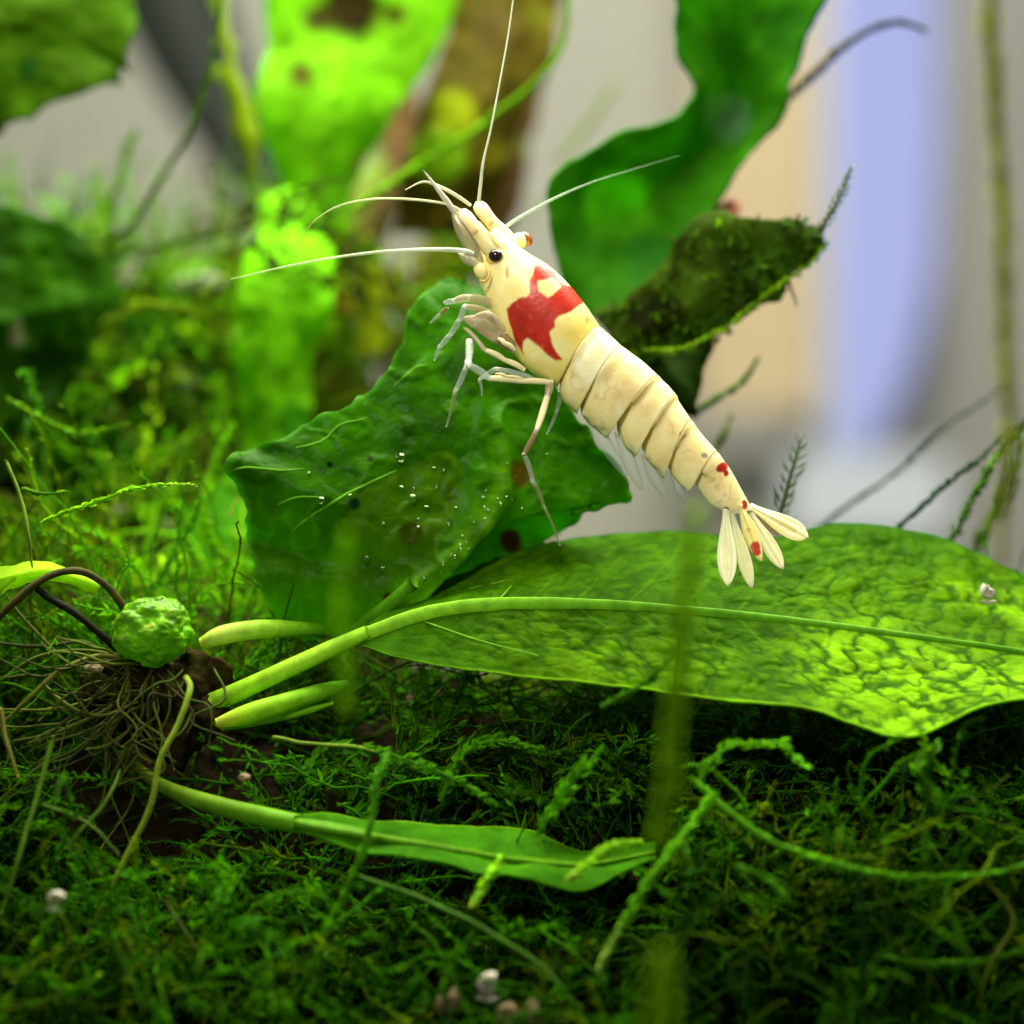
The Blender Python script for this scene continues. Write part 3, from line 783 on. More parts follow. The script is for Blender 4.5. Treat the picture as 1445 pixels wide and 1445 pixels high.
ff += [[(j + 1) % NV, j, m0] for j in range(NV)] + [[(nr_ - 1) * NV + j, (nr_ - 1) * NV + (j + 1) % NV, m0 + 1] for j in range(NV)]
# tiny real surface unevenness
tipj = (sstep(0.72, 1.0, -co) * (si >= 2) * (si <= 5))[:, None]
vv[:m0] += tipj * 0.010 * np.stack([fbm(vv[:m0], 30, 331), 0 * px, fbm(vv[:m0], 30, 332)], 1)
vv[:m0] += 0.0025 * fbm(vv[:m0], 12, 320)[:, None] * np.array([0, -1, 0])
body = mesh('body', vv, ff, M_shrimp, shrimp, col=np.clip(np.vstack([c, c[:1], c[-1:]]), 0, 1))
fl_ = np.ones(len(body.data.polygons), bool); cut = 0
for nrw in NROW[:-1]:          # crisp rear edge on each plate
    cut += nrw
    fl_[(cut - 1) * NV:cut * NV] = False
body.data.polygons.foreach_set('use_smooth', fl_)

def ball(name, cx, cy, y, rx, ry, rz, mat, parent, col=None, rotdeg=0, n=20):
    t_ = np.linspace(0.001, math.pi - 0.001, n)[:, None]; p_ = np.linspace(0, 2 * math.pi, int(n * 1.6), endpoint=False)[None, :]
    d = np.stack([np.sin(t_) * np.cos(p_), np.sin(t_) * np.sin(p_), np.cos(t_) + 0 * p_], -1).reshape(-1, 3) * np.array([rx, ry, rz]) / K
    a_ = math.radians(rotdeg)
    d = np.stack([d[:, 0] * math.cos(a_) - d[:, 2] * math.sin(a_), d[:, 1], d[:, 0] * math.sin(a_) + d[:, 2] * math.cos(a_)], 1)
    v = P(cx, cy, y) + d
    cc = None if col is None else np.repeat(np.array(col, float)[None], len(v), 0)
    return mesh(name, v, grid_faces(n, int(n * 1.6), True), mat, parent, col=cc)

CR = (0.94, 0.85, 0.44); WH = (0.86, 0.86, 0.72); TR = (0.55, 0.62, 0.52); TAN = (0.58, 0.42, 0.26); BR = (0.32, 0.22, 0.10)
e = ball('eye', 699.5, 361, -0.092, 10.0, 8, 9.2, M_eye, shrimp)
ball('eye_rim', 701.5, 364, -0.066, 15.5, 11, 13, M_shrimp, e, (0.86, 0.62, 0.20))
e = ball('eye', 742, 337, 0.06, 8.5, 10, 11.5, M_eye_rim, shrimp, rotdeg=40)
ball('eye_stalk', 733, 340, 0.05, 11.5, 12, 12, M_shrimp, e, CR)

def limb(name, pts, rad, cols, mat=None, n=26, k=9, flat=0.8, wob=0.0):
    return tube(name, pts, rad, mat or M_feeler, shrimp, n, k, col=cols, flat=flat, wob=wob)
# antennule bases: two blunt jointed cream blocks with the rostrum blade between them
for pts in ([(651, 299, -0.05), (658, 308, -0.055), (672, 326, -0.06), (690, 348, -0.05), (700, 360, -0.02)], [(674, 288, 0.05), (680, 296, 0.05), (694, 314, 0.04), (714, 336, 0.03), (724, 350, 0.02)]):
    a_ = tube('antennule_base', pts, [7.5, 10.5, 10, 12, 10], M_shrimp, shrimp, 40, 16, col=[(0.90, 0.86, 0.66), (0.90, 0.84, 0.60), (0.86, 0.70, 0.34), CR, CR], lump=0.12, ls=14)
    q0 = np.array(pts[2])
    ball('joint_spot', q0[0] - 1, q0[1] + 1, q0[2] - 0.031, 5, 1.5, 3.2, M_shrimp, a_, (0.62, 0.42, 0.14), 45, 10)
tube('rostrum', [(676, 312, -0.035), (684, 324, -0.06), (695, 338, -0.07), (712, 354, -0.06)], [0.8, 2.6, 4, 4], M_shrimp, shrimp, 24, 8, col=[(0.36, 0.22, 0.08), (0.42, 0.28, 0.08), (0.7, 0.5, 0.16), CR])
# antennal scales: thin clear plates
def plate(name, poly, y, dy, mat, parent, col, thick=0.006):
    pts = np.array([P(a, b, y) for a, b in poly])
    ctr = pts.mean(0); n = len(pts)
    ctr[1] -= dy
    v = np.vstack([pts, ctr + 0 * pts[:1]])
    f = [[i, (i + 1) % n, n] for i in range(n)]
    return mesh(name, v, f, mat, parent, col=np.repeat(np.array(col, float)[None], len(v), 0), solid=thick)
def smooth_poly(poly, n=40):
    a = np.array(poly + [poly[0]], float)
    return [tuple(x) for x in crom(np.vstack([a]), n)[:-1]]
plate('antennal_scale', smooth_poly([(637, 300), (646, 306), (662, 326), (676, 350), (682, 368), (676, 372), (663, 362), (650, 342), (641, 322)]), -0.08, 0.02, M_clear, shrimp, (0.42, 0.36, 0.20))
plate('antennal_scale', smooth_poly([(646, 358), (655, 354), (668, 362), (677, 374), (668, 376), (654, 370)]), -0.10, 0.015, M_clear, shrimp, (0.60, 0.52, 0.34))
ball('antenna_base', 678, 382, -0.085, 9, 9, 12, M_shrimp, shrimp, CR, 25)
tube('cheek_line', [(676, 395, -0.115), (684, 397, -0.128), (690, 390, -0.13), (692, 382, -0.13)], [1.0, 2.0, 2.0, 1.0], M_shrimp, shrimp, 16, 6, col=(0.50, 0.36, 0.12))
limb('antenna', [(675, 288, 0.05), (678, 262, 0.02), (682, 228, 0), (693, 180, -0.02), (706, 112, 0), (717, 50, 0.02), (724, 0, 0.05), (731, -50, 0.08)], [2.6, 2.5, 1.9, 1.5, 1.3, 1.2, 1.1, 0.9], [(0.80, 0.82, 0.60, 1), (0.74, 0.80, 0.60, 0.9), (0.70, 0.74, 0.55, 0.7)], n=50, k=7)
limb('antenna', [(650, 298, -0.06), (640, 292, -0.08), (620, 286, -0.1), (575, 281, -0.12), (525, 281, -0.12), (480, 290, -0.1), (448, 308, -0.08), (428, 330, -0.05)], [2.6, 2.1, 1.9, 1.7, 1.5, 1.3, 1.0, 0.7], [(0.86, 0.84, 0.56, 1), (0.78, 0.82, 0.46, 0.9), (0.50, 0.66, 0.10, 0.5)], n=50, k=7)
limb('antenna', [(668, 358, -0.1), (655, 354, -0.12), (622, 352, -0.15), (575, 353, -0.17), (520, 357, -0.15), (450, 367, -0.1), (390, 379, -0.05), (326, 394, 0)], [3.0, 3.5, 3.0, 2.4, 2.0, 1.6, 1.2, 0.8], [(0.70, 0.78, 0.64, 0.9), (0.70, 0.80, 0.56, 0.85), (0.62, 0.74, 0.30, 0.5)], n=50, k=7)
limb('antenna', [(708, 326, 0.06), (722, 314, 0.08), (745, 300, 0.12), (780, 281, 0.16), (815, 265, 0.2), (850, 252, 0.25), (900, 237, 0.3), (960, 219, 0.34)], [2.8, 2.8, 2.4, 2.0, 1.5, 1.1, 0.9, 0.7], [(0.58, 0.72, 0.54, 0.9), (0.46, 0.66, 0.44, 0.55), (0.30, 0.54, 0.26, 0.10)], n=50, k=7)
limb('antennule_flagellum', [(650, 312, -0.06), (636, 292, -0.08), (620, 270, -0.1), (597, 240, -0.12)], [3.5, 4.4, 3.4, 0.8], (0.62, 0.60, 0.46), n=24, k=8)
limb('antennule_flagellum', [(664, 290, 0.0), (650, 280, -0.02), (632, 269, -0.04), (612, 260, -0.05), (595, 257, -0.05), (572, 268, -0.05)], [2.4, 2.8, 2.6, 2.0, 1.5, 0.7], (0.74, 0.70, 0.46), n=26, k=8)
limb('antennule_flagellum', [(648, 308, -0.05), (632, 282, -0.06), (610, 256, -0.07)], [2.6, 2.2, 0.7], (0.66, 0.62, 0.46), n=20, k=7)

# legs: straight joints, glassy where there is no pigment, milky at the knuckles
CRA = (0.93, 0.84, 0.46, 0.97); TRA = (0.66, 0.76, 0.66, 0.27); TNA = (0.62, 0.46, 0.30, 0.46); BRA = (0.32, 0.22, 0.10, 0.7); WHA = (0.88, 0.90, 0.76, 0.85); OLA = (0.42, 0.46, 0.22, 0.5)
def leg(joints, knuckle=0.5, name='leg'):
    """joints: (px, py, depth, radius, colour of the joint that starts here)"""
    C_, R_, Q_ = [], [], []
    for a_, b_ in zip(joints[:-1], joints[1:]):
        m_ = 12
        for i in range(m_):
            t = i / m_
            p = [a_[j] * (1 - t) + b_[j] * t for j in range(3)]
            bend = 2.2 * math.sin(math.pi * t)
            C_.append(P(p[0] + bend * 0.5, p[1] - bend * 0.5, p[2]))
            R_.append((a_[3] * (1 - t) + b_[3] * t) * (0.74 + 0.26 * math.sin(math.pi * min(1, t * 1.05)) ** 0.6))
            kk = knuckle * max(math.exp(-(t / 0.10) ** 2), math.exp(-((1 - t) / 0.07) ** 2))
            Q_.append(np.array(a_[4]) * (1 - kk) + np.array(WHA) * kk)
    C_.append(P(*joints[-1][:3])); R_.append(joints[-1][3] * 0.7); Q_.append(Q_[-1])
    C_ = np.array(C_); Q_ = np.array(Q_); R_ = np.array(R_)
    R_ = np.convolve(np.pad(R_, 1, 'edge'), [.25, .5, .25], 'valid')
    C2 = C_.copy(); C2[1:-1] = 0.25 * C_[:-2] + 0.5 * C_[1:-1] + 0.25 * C_[2:]
    v, f = tube_vf(C2, R_ * 0.9 / K, 9, 0.8)
    cc = np.vstack([np.repeat(Q_, 9, 0), Q_[:1], Q_[-1:]])
    cc[:, :3] *= (1 + 0.2 * fbm(v, 20, 77)[:, None])
    cc[:, 3] *= (1 + 0.35 * fbm(v, 9, 78))
    return mesh(name, v, f, M_leg, shrimp, col=np.clip(cc, 0, 1))
# claw legs folded under the head
leg([(694, 428, -0.06, 8, TNA), (660, 420, -0.13, 7, TNA), (640, 425, -0.13, 5, TRA), (627, 428, -0.12, 4, WHA)])
leg([(690, 440, -0.1, 5, TNA), (655, 432, -0.15, 5, TRA), (648, 452, -0.14, 5, TRA), (634, 474, -0.08, 5, TRA), (620, 490, -0.02, 4.5, TRA), (613, 508, 0.04, 1.8, WHA)], 0.8)
leg([(632, 434, -0.05, 3, BRA), (620, 444, -0.02, 3, TRA), (607, 456, 0.02, 1.5, TRA)], 0.3)
leg([(726, 494, -0.1, 8, BRA), (700, 474, -0.13, 14, TNA), (672, 455, -0.16, 12, TNA), (654, 450, -0.15, 5, WHA)], 0.3)
leg([(712, 470, -0.13, 6, TNA), (690, 444, -0.18, 8, TNA), (668, 448, -0.17, 4, TNA)], 0.3)
leg([(706, 482, -0.10, 4, TNA), (686, 470, -0.10, 4, BRA), (664, 458, -0.12, 3, TNA)], 0.3)
leg([(740, 522, -0.09, 4.5, CRA), (712, 508, -0.13, 4.8, CRA), (684, 494, -0.15, 4.5, TNA), (655, 462, -0.12, 3, TNA)], 0.2)
leg([(726, 494, -0.13, 3.5, CRA), (711, 484, -0.16, 4.5, CRA), (702, 478, -0.16, 2.5, CRA)], 0.1)
# long legs
leg([(780, 540, -0.06, 5, CRA), (734, 538, -0.12, 5.2, CRA), (690, 534, -0.16, 5.6, TRA), (662, 516, -0.16, 6.5, WHA), (657, 510, -0.15, 4.5, WHA)], 0.35)
leg([(740, 536, -0.115, 2.5, CRA), (715, 531, -0.15, 3.0, CRA), (698, 527, -0.17, 1.5, CRA)], 0.1)
leg([(662, 480, -0.02, 7, TRA), (661, 510, -0.14, 6.5, WHA), (658, 519, -0.14, 5, TRA), (643, 551, -0.08, 4.4, OLA), (630, 602, 0.07, 1.6, TRA)], 0.9)
leg([(760, 536, 0.02, 4, TRA), (700, 520, 0.04, 4, TRA), (676, 536, 0.07, 3.4, TRA), (680, 558, 0.10, 1.5, WHA)], 0.5)
leg([(776, 540, -0.06, 8, TNA), (772, 560, -0.09, 6, CRA), (757, 608, -0.15, 5, BRA), (739, 642, -0.14, 4.4, WHA)], 0.25)
leg([(739, 640, -0.14, 4.2, TRA), (752, 680, -0.06, 4.4, OLA), (767, 714, 0.06, 3.0, OLA), (790, 770, 0.26, 1.3, WHA)], 0.7)
leg([(790, 552, 0.06, 4, TRA), (786, 580, 0.1, 3.4, TRA), (772, 612, 0.18, 1.6, TRA)], 0.5)
# swimmerets: thin clear flaps below the side plates
for poly in ([(826, 592), (850, 606), (866, 628), (886, 668), (880, 672), (858, 648), (838, 620)], [(866, 608), (888, 630), (900, 660), (908, 690), (898, 686), (880, 654)], [(905, 640), (926, 664), (940, 690), (942, 706), (928, 694), (912, 668)], [(945, 664), (962, 686), (968, 704), (955, 698)]):
    plate('swimmeret', smooth_poly(poly, 30), 0.0, 0.03, M_fin, shrimp, (0.50, 0.62, 0.56))
# tail fan
def fan(name, a, b, w, col, y0=0.0, y1=0.0, mid=None, back=0.62, marks=()):
    a = np.array(a, float); b = np.array(b, float)
    ax = b - a; L = np.linalg.norm(ax); ax /= L; pr = np.array([-ax[1], ax[0]])
    nu, nv = 90, 31
    V_ = []; C_ = []
    for i in range(nu):
        t = i / (nu - 1)
        prof = (0.30 + 0.70 * sstep(0.0, back, t)) * (1 - max(0, (t - back) / (1 - back)) ** 2.6) ** 0.9
        for j in range(nv):
            s_ = j / (nv - 1) * 2 - 1
            p = a + ax * L * t + pr * w * prof * s_
            y = y0 + (y1 - y0) * t - 0.007 * (1 - s_ * s_) + 0.0022 * math.sin(8 * s_)
            V_.append(P(p[0], p[1], y))
            k = 1 - sstep(0.55, 1.0, t)
            cc = np.array(col)
            m_ = math.exp(-(s_ / 0.22) ** 2) * (0.55 if 0.35 < t < 0.8 else 0.1) if mid is not None else 0
            cc = cc * (1 - m_) + np.array(mid if mid is not None else col) * m_
            for (mx_, my_, mr, mcol) in marks:
                kk = 1 - sstep(0.7, 1.15, math.hypot(p[0] - mx_, p[1] - my_) / mr)
                cc = cc * (1 - kk) + np.array(mcol) * kk
            C_.append(cc)
    return mesh(name, V_, grid_faces(nu, nv), M_shrimp, shrimp, col=np.array(C_), solid=0.007)
FC = (0.96, 0.91, 0.55)
fan('uropod', (1024, 718), (1027, 827), 13.5, FC, -0.02, -0.10, (0.80, 0.66, 0.30))
fan('uropod', (1032, 722), (1061, 830), 9.5, (0.88, 0.82, 0.46), -0.01, -0.08)
fan('uropod', (1058, 722), (1105, 803), 10.5, (0.90, 0.82, 0.48), 0.01, -0.05)
fan('uropod', (1058, 714), (1140, 759), 14.0, FC, 0.02, -0.04, (0.42, 0.30, 0.10), 0.7)
REDP = (0.40, 0.018, 0.008)
fan('telson', (1044, 712), (1074, 792), 10, (0.80, 0.66, 0.24), -0.035, -0.10, None, 0.5, [(1066, 771, 7.5, REDP), (1068, 779, 6, REDP), (1050, 716, 4, REDP), (1056, 748, 4, (0.62, 0.42, 0.10))])
plate('uropod_base', smooth_poly([(1066, 722), (1078, 730), (1096, 748), (1100, 756), (1090, 752), (1072, 736)]), 0.02, 0.01, M_clear, shrimp, (0.40, 0.26, 0.10))

# ------------------------------------------------------------------ leaves further back
def far_leaf(name, L, M_, R, col, label, seed, patches=(), wave=0.12, crumple=0.05, rib=None, amp=0.45, vs_=2.2):
    t = thing(name, P(*M_[0]), label, 'leaf')
    def cf(px, py, U, V, w):
        c = tint(col, w, seed, amp, vs_)
        c = c * (1 + 0.25 * fbm(w, 9, seed + 4)[:, None])
        return spots(c, px + 9 * fbm(w, 5, seed + 1) + 14 * fbm(w, 1.6, seed + 6), py + 9 * fbm(w, 5, seed + 2) + 14 * fbm(w, 1.6, seed + 7), patches)
    blade('blade', L, M_, R, 120, 70, M_leaf_far, cf, t, wave=wave, wscale=1.3, crumple=crumple, cscale=3.5, seed=seed, solid=0.02, ruffle=0.03)
    if rib is not None:
        tube('midrib', fwd(M_, -0.05), [9] + [6] * (len(M_) - 2) + [2], M_stem, t, 40, 8, col=rib)
    return t

far_leaf('leaf_plant', [(-260, -260, 2.6), (-40, -190, 2.4), (140, -90, 2.3), (190, 15, 2.2), (168, 98, 2.2)],
         [(-260, 40, 2.0), (-120, 30, 2.0), (10, 30, 2.0), (100, 55, 2.1), (166, 99, 2.2)],
         [(-260, 330, 2.2), (-110, 255, 2.1), (0, 186, 2.1), (100, 131, 2.1), (164, 101, 2.2)],
         (0.060, 0.165, 0.001), 'large dark green leaf filling the top left corner', 401, [(42, 95, 18, (0.015, 0.10, 0.004))])
far_leaf('leaf_plant', [(800, 450, 1.5), (776, 320, 1.4), (778, 248, 1.35), (868, 194, 1.4), (948, 162, 1.5), (982, 122, 1.55), (953, 58, 1.5), (952, -60, 1.4)],
         [(850, 450, 1.4), (868, 350, 1.6), (905, 290, 1.75), (962, 240, 1.85), (1012, 190, 1.9), (1032, 120, 1.85), (1034, 50, 1.75), (1056, -60, 1.7)],
         [(895, 450, 1.3), (930, 388, 1.4), (970, 332, 1.45), (1012, 272, 1.5), (1052, 212, 1.5), (1097, 150, 1.5), (1136, 66, 1.5), (1196, -60, 1.4)],
         (0.042, 0.235, 0.003), 'curled mid green leaf hanging behind the shrimp head at upper right', 411, [(1025, 160, 40, (0.10, 0.26, 0.10)), (870, 290, 55, (0.10, 0.46, 0.006)), (1110, 40, 45, (0.03, 0.20, 0.004)), (930, 370, 60, (0.02, 0.16, 0.004))], wave=0.12)  # bluish patch on the fold is a painted sheen
far_leaf('algae_leaf', [(840, 450, 1.2), (910, 400, 1.1), (985, 312, 1.05), (1070, 313, 1.0), (1156, 318, 1.0)],
         [(870, 480, 1.1), (950, 445, 1.0), (1020, 400, 0.95), (1090, 366, 0.95), (1162, 336, 0.98)],
         [(900, 520, 1.15), (965, 488, 1.1), (1032, 458, 1.05), (1102, 405, 1.0), (1165, 350, 1.0)],
         (0.050, 0.105, 0.003), 'ragged algae covered dark leaf behind the shrimp back', 421, [(1080, 380, 45, (0.06, 0.16, 0.006)), (1010, 465, 30, (0.06, 0.18, 0.006)), (930, 450, 45, (0.02, 0.03, 0.003))], wave=0.1, crumple=0.09, amp=0.8, vs_=5)
far_leaf('algae_leaf', [(860, 470, 1.3), (880, 520, 1.3), (930, 560, 1.3), (985, 590, 1.3)], [(910, 465, 1.25), (935, 505, 1.2), (955, 540, 1.2), (980, 580, 1.25)], [(1005, 470, 1.3), (1000, 500, 1.3), (990, 540, 1.3), (978, 575, 1.3)],
         (0.018, 0.045, 0.003), 'small dark leaf scrap between shrimp back and beige background', 431, crumple=0.08)
far_leaf('leaf_plant', [(410, 330, 3.2), (380, 220, 3.1), (362, 130, 3.1), (374, 50, 3.2), (382, -90, 3.3)], [(440, 340, 3.0), (452, 230, 2.9), (470, 140, 2.9), (500, 50, 3.0), (520, -90, 3.1)], [(490, 330, 3.2), (530, 210, 3.1), (580, 125, 3.1), (625, 55, 3.2), (672, -90, 3.3)],
         (0.20, 0.58, 0.006), 'bright lime green leaf with brown rotted holes at top centre', 441, [(430, 110, 20, (0.10, 0.09, 0.004)), (500, 14, 52, (0.035, 0.025, 0.003)), (450, 25, 26, (0.05, 0.05, 0.003)), (408, 62, 12, (0.06, 0.16, 0.005)), (560, 30, 18, (0.08, 0.10, 0.004)), (515, 225, 16, (0.26, 0.34, 0.01))], amp=0.25)
far_leaf('leaf_plant', [(560, 330, 3.5), (575, 230, 3.4), (600, 140, 3.4), (630, 50, 3.5), (670, -90, 3.6)], [(620, 330, 3.4), (655, 230, 3.3), (690, 150, 3.3), (715, 70, 3.4), (735, -90, 3.5)], [(690, 330, 3.6), (720, 230, 3.5), (752, 150, 3.5), (782, 70, 3.6), (800, -90, 3.7)],
         (0.10, 0.085, 0.006), 'olive brown dying leaf behind the upright antenna', 451, [(640, 160, 36, (0.36, 0.46, 0.008)), (620, 220, 45, (0.20, 0.42, 0.006)), (700, 40, 40, (0.13, 0.10, 0.02)), (760, 20, 26, (0.16, 0.17, 0.01)), (690, 215, 26, (0.22, 0.22, 0.008))], amp=0.6)
far_leaf('leaf_plant', [(335, 660, 2.6), (326, 540, 2.6), (330, 430, 2.6), (352, 350, 2.7), (400, 280, 2.9)], [(388, 660, 2.4), (385, 540, 2.35), (392, 430, 2.4), (402, 350, 2.6), (415, 278, 2.9)], [(436, 660, 2.6), (440, 560, 2.6), (462, 440, 2.6), (462, 360, 2.7), (430, 280, 2.9)],
         (0.20, 0.62, 0.004), 'blurred bright green upright leaf left of the dark driftwood', 461, [(350, 590, 14, (0.03, 0.2, 0.004)), (420, 600, 30, (0.05, 0.3, 0.005))], crumple=0.10, amp=0.3)
far_leaf('leaf_plant', [(215, 880, 1.9), (245, 790, 1.9), (290, 720, 2.0), (335, 650, 2.1)], [(290, 890, 1.7), (320, 800, 1.7), (350, 720, 1.8), (390, 630, 2.0)], [(400, 890, 1.8), (410, 810, 1.8), (420, 730, 1.9), (430, 630, 2.1)],
         (0.075, 0.34, 0.005), 'soft blurred green leaf behind the folded end of crumpled leaf', 471, [(265, 840, 40, (0.05, 0.14, 0.005))], crumple=0.08)
far_leaf('leaf_plant', [(285, -60, 3.0), (300, 30, 3.0), (312, 110, 3.0), (330, 190, 3.0), (350, 252, 3.0)], [(300, -60, 2.9), (315, 30, 2.9), (328, 110, 2.9), (345, 190, 2.9), (356, 252, 2.95)], [(314, -60, 3.0), (326, 30, 3.0), (345, 110, 3.0), (366, 190, 3.0), (364, 252, 3.0)],
         (0.27, 0.42, 0.006), 'narrow yellow green leaf hanging beside the dark stand', 481)
far_leaf('leaf_plant', [(-60, 822, 0.1), (-10, 806, 0.05), (35, 797, 0.05), (80, 801, 0.1), (132, 822, 0.2)], [(-60, 840, 0.0), (-10, 822, 0.0), (30, 812, 0.0), (75, 808, 0.05), (138, 828, 0.2)], [(-60, 858, 0.1), (-10, 840, 0.05), (30, 825, 0.05), (70, 816, 0.1), (134, 833, 0.2)],
         (0.42, 0.72, 0.02), 'short vivid lime leaf blade under dark root at left edge', 491, wave=0.03, crumple=0.02, amp=0.15)
far_leaf('leaf_plant', [(508, 500, 3.0), (510, 440, 3.0), (508, 380, 3.0), (512, 330, 3.0)], [(524, 500, 2.9), (524, 440, 2.9), (522, 380, 2.9), (520, 330, 2.95)], [(538, 500, 3.0), (540, 440, 3.0), (536, 380, 3.0), (528, 330, 3.0)],
         (0.26, 0.36, 0.005), 'narrow yellowish leaf strip against the driftwood below the antennae', 495)

far_leaf('leaf_plant', [(-80, 330, 2.1), (0, 292, 2.05), (70, 312, 2.0), (128, 345, 2.0), (160, 400, 2.05)], [(-80, 470, 1.9), (0, 450, 1.85), (60, 440, 1.85), (115, 430, 1.9), (162, 412, 2.05)], [(-80, 640, 2.0), (10, 606, 1.95), (75, 570, 1.95), (135, 510, 2.0), (162, 424, 2.05)],
         (0.030, 0.125, 0.002), 'broad dark mossy green leaf at the far left edge', 515, [(70, 520, 60, (0.010, 0.05, 0.001)), (60, 370, 45, (0.05, 0.20, 0.002)), (20, 470, 14, (0.22, 0.24, 0.14)), (28, 452, 9, (0.22, 0.24, 0.14))], wave=0.12, crumple=0.10, amp=0.7, vs_=4)
# driftwood branches
for pts, rad, lab, s in (([(450, 720, 4.2), (470, 600, 4.2), (480, 480, 4.2), (470, 380, 4.2), (520, 300, 4.3), (560, 200, 4.4), (560, 60, 4.5)], [60, 44, 34, 46, 40, 34, 30], 'dark brown driftwood branch rising behind the lime leaf', 501),
                    ([(600, 720, 4.6), (580, 600, 4.6), (572, 520, 4.6), (612, 420, 4.6), (655, 320, 4.6), (700, 210, 4.6), (745, 60, 4.7), (760, -80, 4.8)], [40, 46, 38, 26, 54, 44, 40, 40], 'brown driftwood branch leaning up behind the shrimp antennae', 505)):
    c = crom(PP(pts), 80); r = crom(np.array(rad, float)[:, None] / K * 1.28, 80)[:, 0]
    v, f = tube_vf(c, r, 36, 0.8, 0.45, 2.6, s)
    cc = tint((0.085, 0.045, 0.010), v, s + 1, 0.7, 2.5)
    k = sstep(0.15, 0.5, fbm(v, 2.2, s + 2))[:, None]
    cc = cc * (1 - k) + np.array([0.10, 0.19, 0.006]) * k
    o = mesh('driftwood', v, f, M_wood, col=np.clip(cc, 0, 1)); tag(o, lab, 'driftwood')

# ------------------------------------------------------------------ moss
def leaflets(c, step, L, wd, up, col, seed, spread=0.8, two_row=False):
    """small pointed folded leaves along a stem; returns verts, quads, colours"""
    r = np.random.default_rng(seed)
    seg = np.linalg.norm(np.diff(c, axis=0), axis=1); s = np.concatenate([[0], np.cumsum(seg)])
    n = max(2, int(s[-1] / step))
    q = np.sort(r.uniform(0, s[-1], n)) if not two_row else np.linspace(0, s[-1], n)
    pts = np.stack([np.interp(q, s, c[:, j]) for j in range(3)], 1)
    t, nn, bb = frames(c)
    tt = np.stack([np.interp(q, s, t[:, j]) for j in range(3)], 1)
    n2 = np.stack([np.interp(q, s, nn[:, j]) for j in range(3)], 1)
    b2 = np.stack([np.interp(q, s, bb[:, j]) for j in range(3)], 1)
    if two_row:
        a = np.where(np.arange(n) % 2 == 0, math.pi / 2, -math.pi / 2) + r.uniform(-.35, .35, n)
    else:
        a = r.uniform(0, 2 * math.pi, n)
    side = n2 * np.cos(a)[:, None] + b2 * np.sin(a)[:, None]
    sp = (spread * r.uniform(0.6, 1.3, n))[:, None]
    d = tt * np.cos(sp) + side * np.sin(sp)
    taper = (0.55 + 0.45 * np.minimum(1, (s[-1] - q) / (0.35 * s[-1] + 1e-6)))
    ll = (L * r.uniform(0.7, 1.25, n) * taper)[:, None]
    w = np.cross(d, side); w /= np.linalg.norm(w, axis=1)[:, None] + 1e-9
    ww = wd * taper[:, None]
    nrm = np.cross(w, d)
    p0 = pts; p2 = pts + d * ll
    m1 = pts + d * ll * 0.42 + w * ww + nrm * ww * 0.45; m2 = pts + d * ll * 0.42 - w * ww + nrm * ww * 0.45
    mm = pts + d * ll * 0.45
    v = np.stack([p0, m1, p2, m2, mm], 1).reshape(-1, 3)
    b = np.arange(n)[:, None] * 5
    f = np.concatenate([b + [0, 1, 4], b + [1, 2, 4], b + [2, 3, 4], b + [3, 0, 4]], 0)
    cc = np.asarray(col)[None] * (1 + r.uniform(-.35, .35, (n, 1)))
    return v, f, np.repeat(cc, 5, 0)

def sprig(pts, rad, L, wd, step, col, label, seed, spread=0.7, two_row=False, tipcol=None, wob=0.02, group='moss sprigs', name='moss_sprig'):
    t = thing(name, P(*pts[0]), label, 'moss', group)
    n = 44
    c = crom(PP(pts), n)
    w = np.stack([fbm(c + 2.7 * j, 4.0, seed + 13 * j, 2) for j in range(3)], 1)
    c = c + w * wob
    r = np.linspace(rad, rad * 0.5, n) / K
    v, f = tube_vf(c, r, 6)
    mesh('stem', v, f, M_moss, t, col=np.repeat((np.asarray(col) * 0.8)[None], len(v), 0))
    v, f, cc = leaflets(c, step / K, L / K, wd / K, None, col, seed, spread, two_row)
    if tipcol is not None:
        k = np.repeat(sstep(0.65, 1.0, np.linspace(0, 1, len(v) // 5)), 5)[:, None]
        cc = cc * (1 - k) + np.asarray(tipcol) * k
    o = mesh('leaflets', v, f, M_moss, t, smooth=False, col=np.clip(cc, 0, 1)); o['kind'] = 'stuff'
    return t

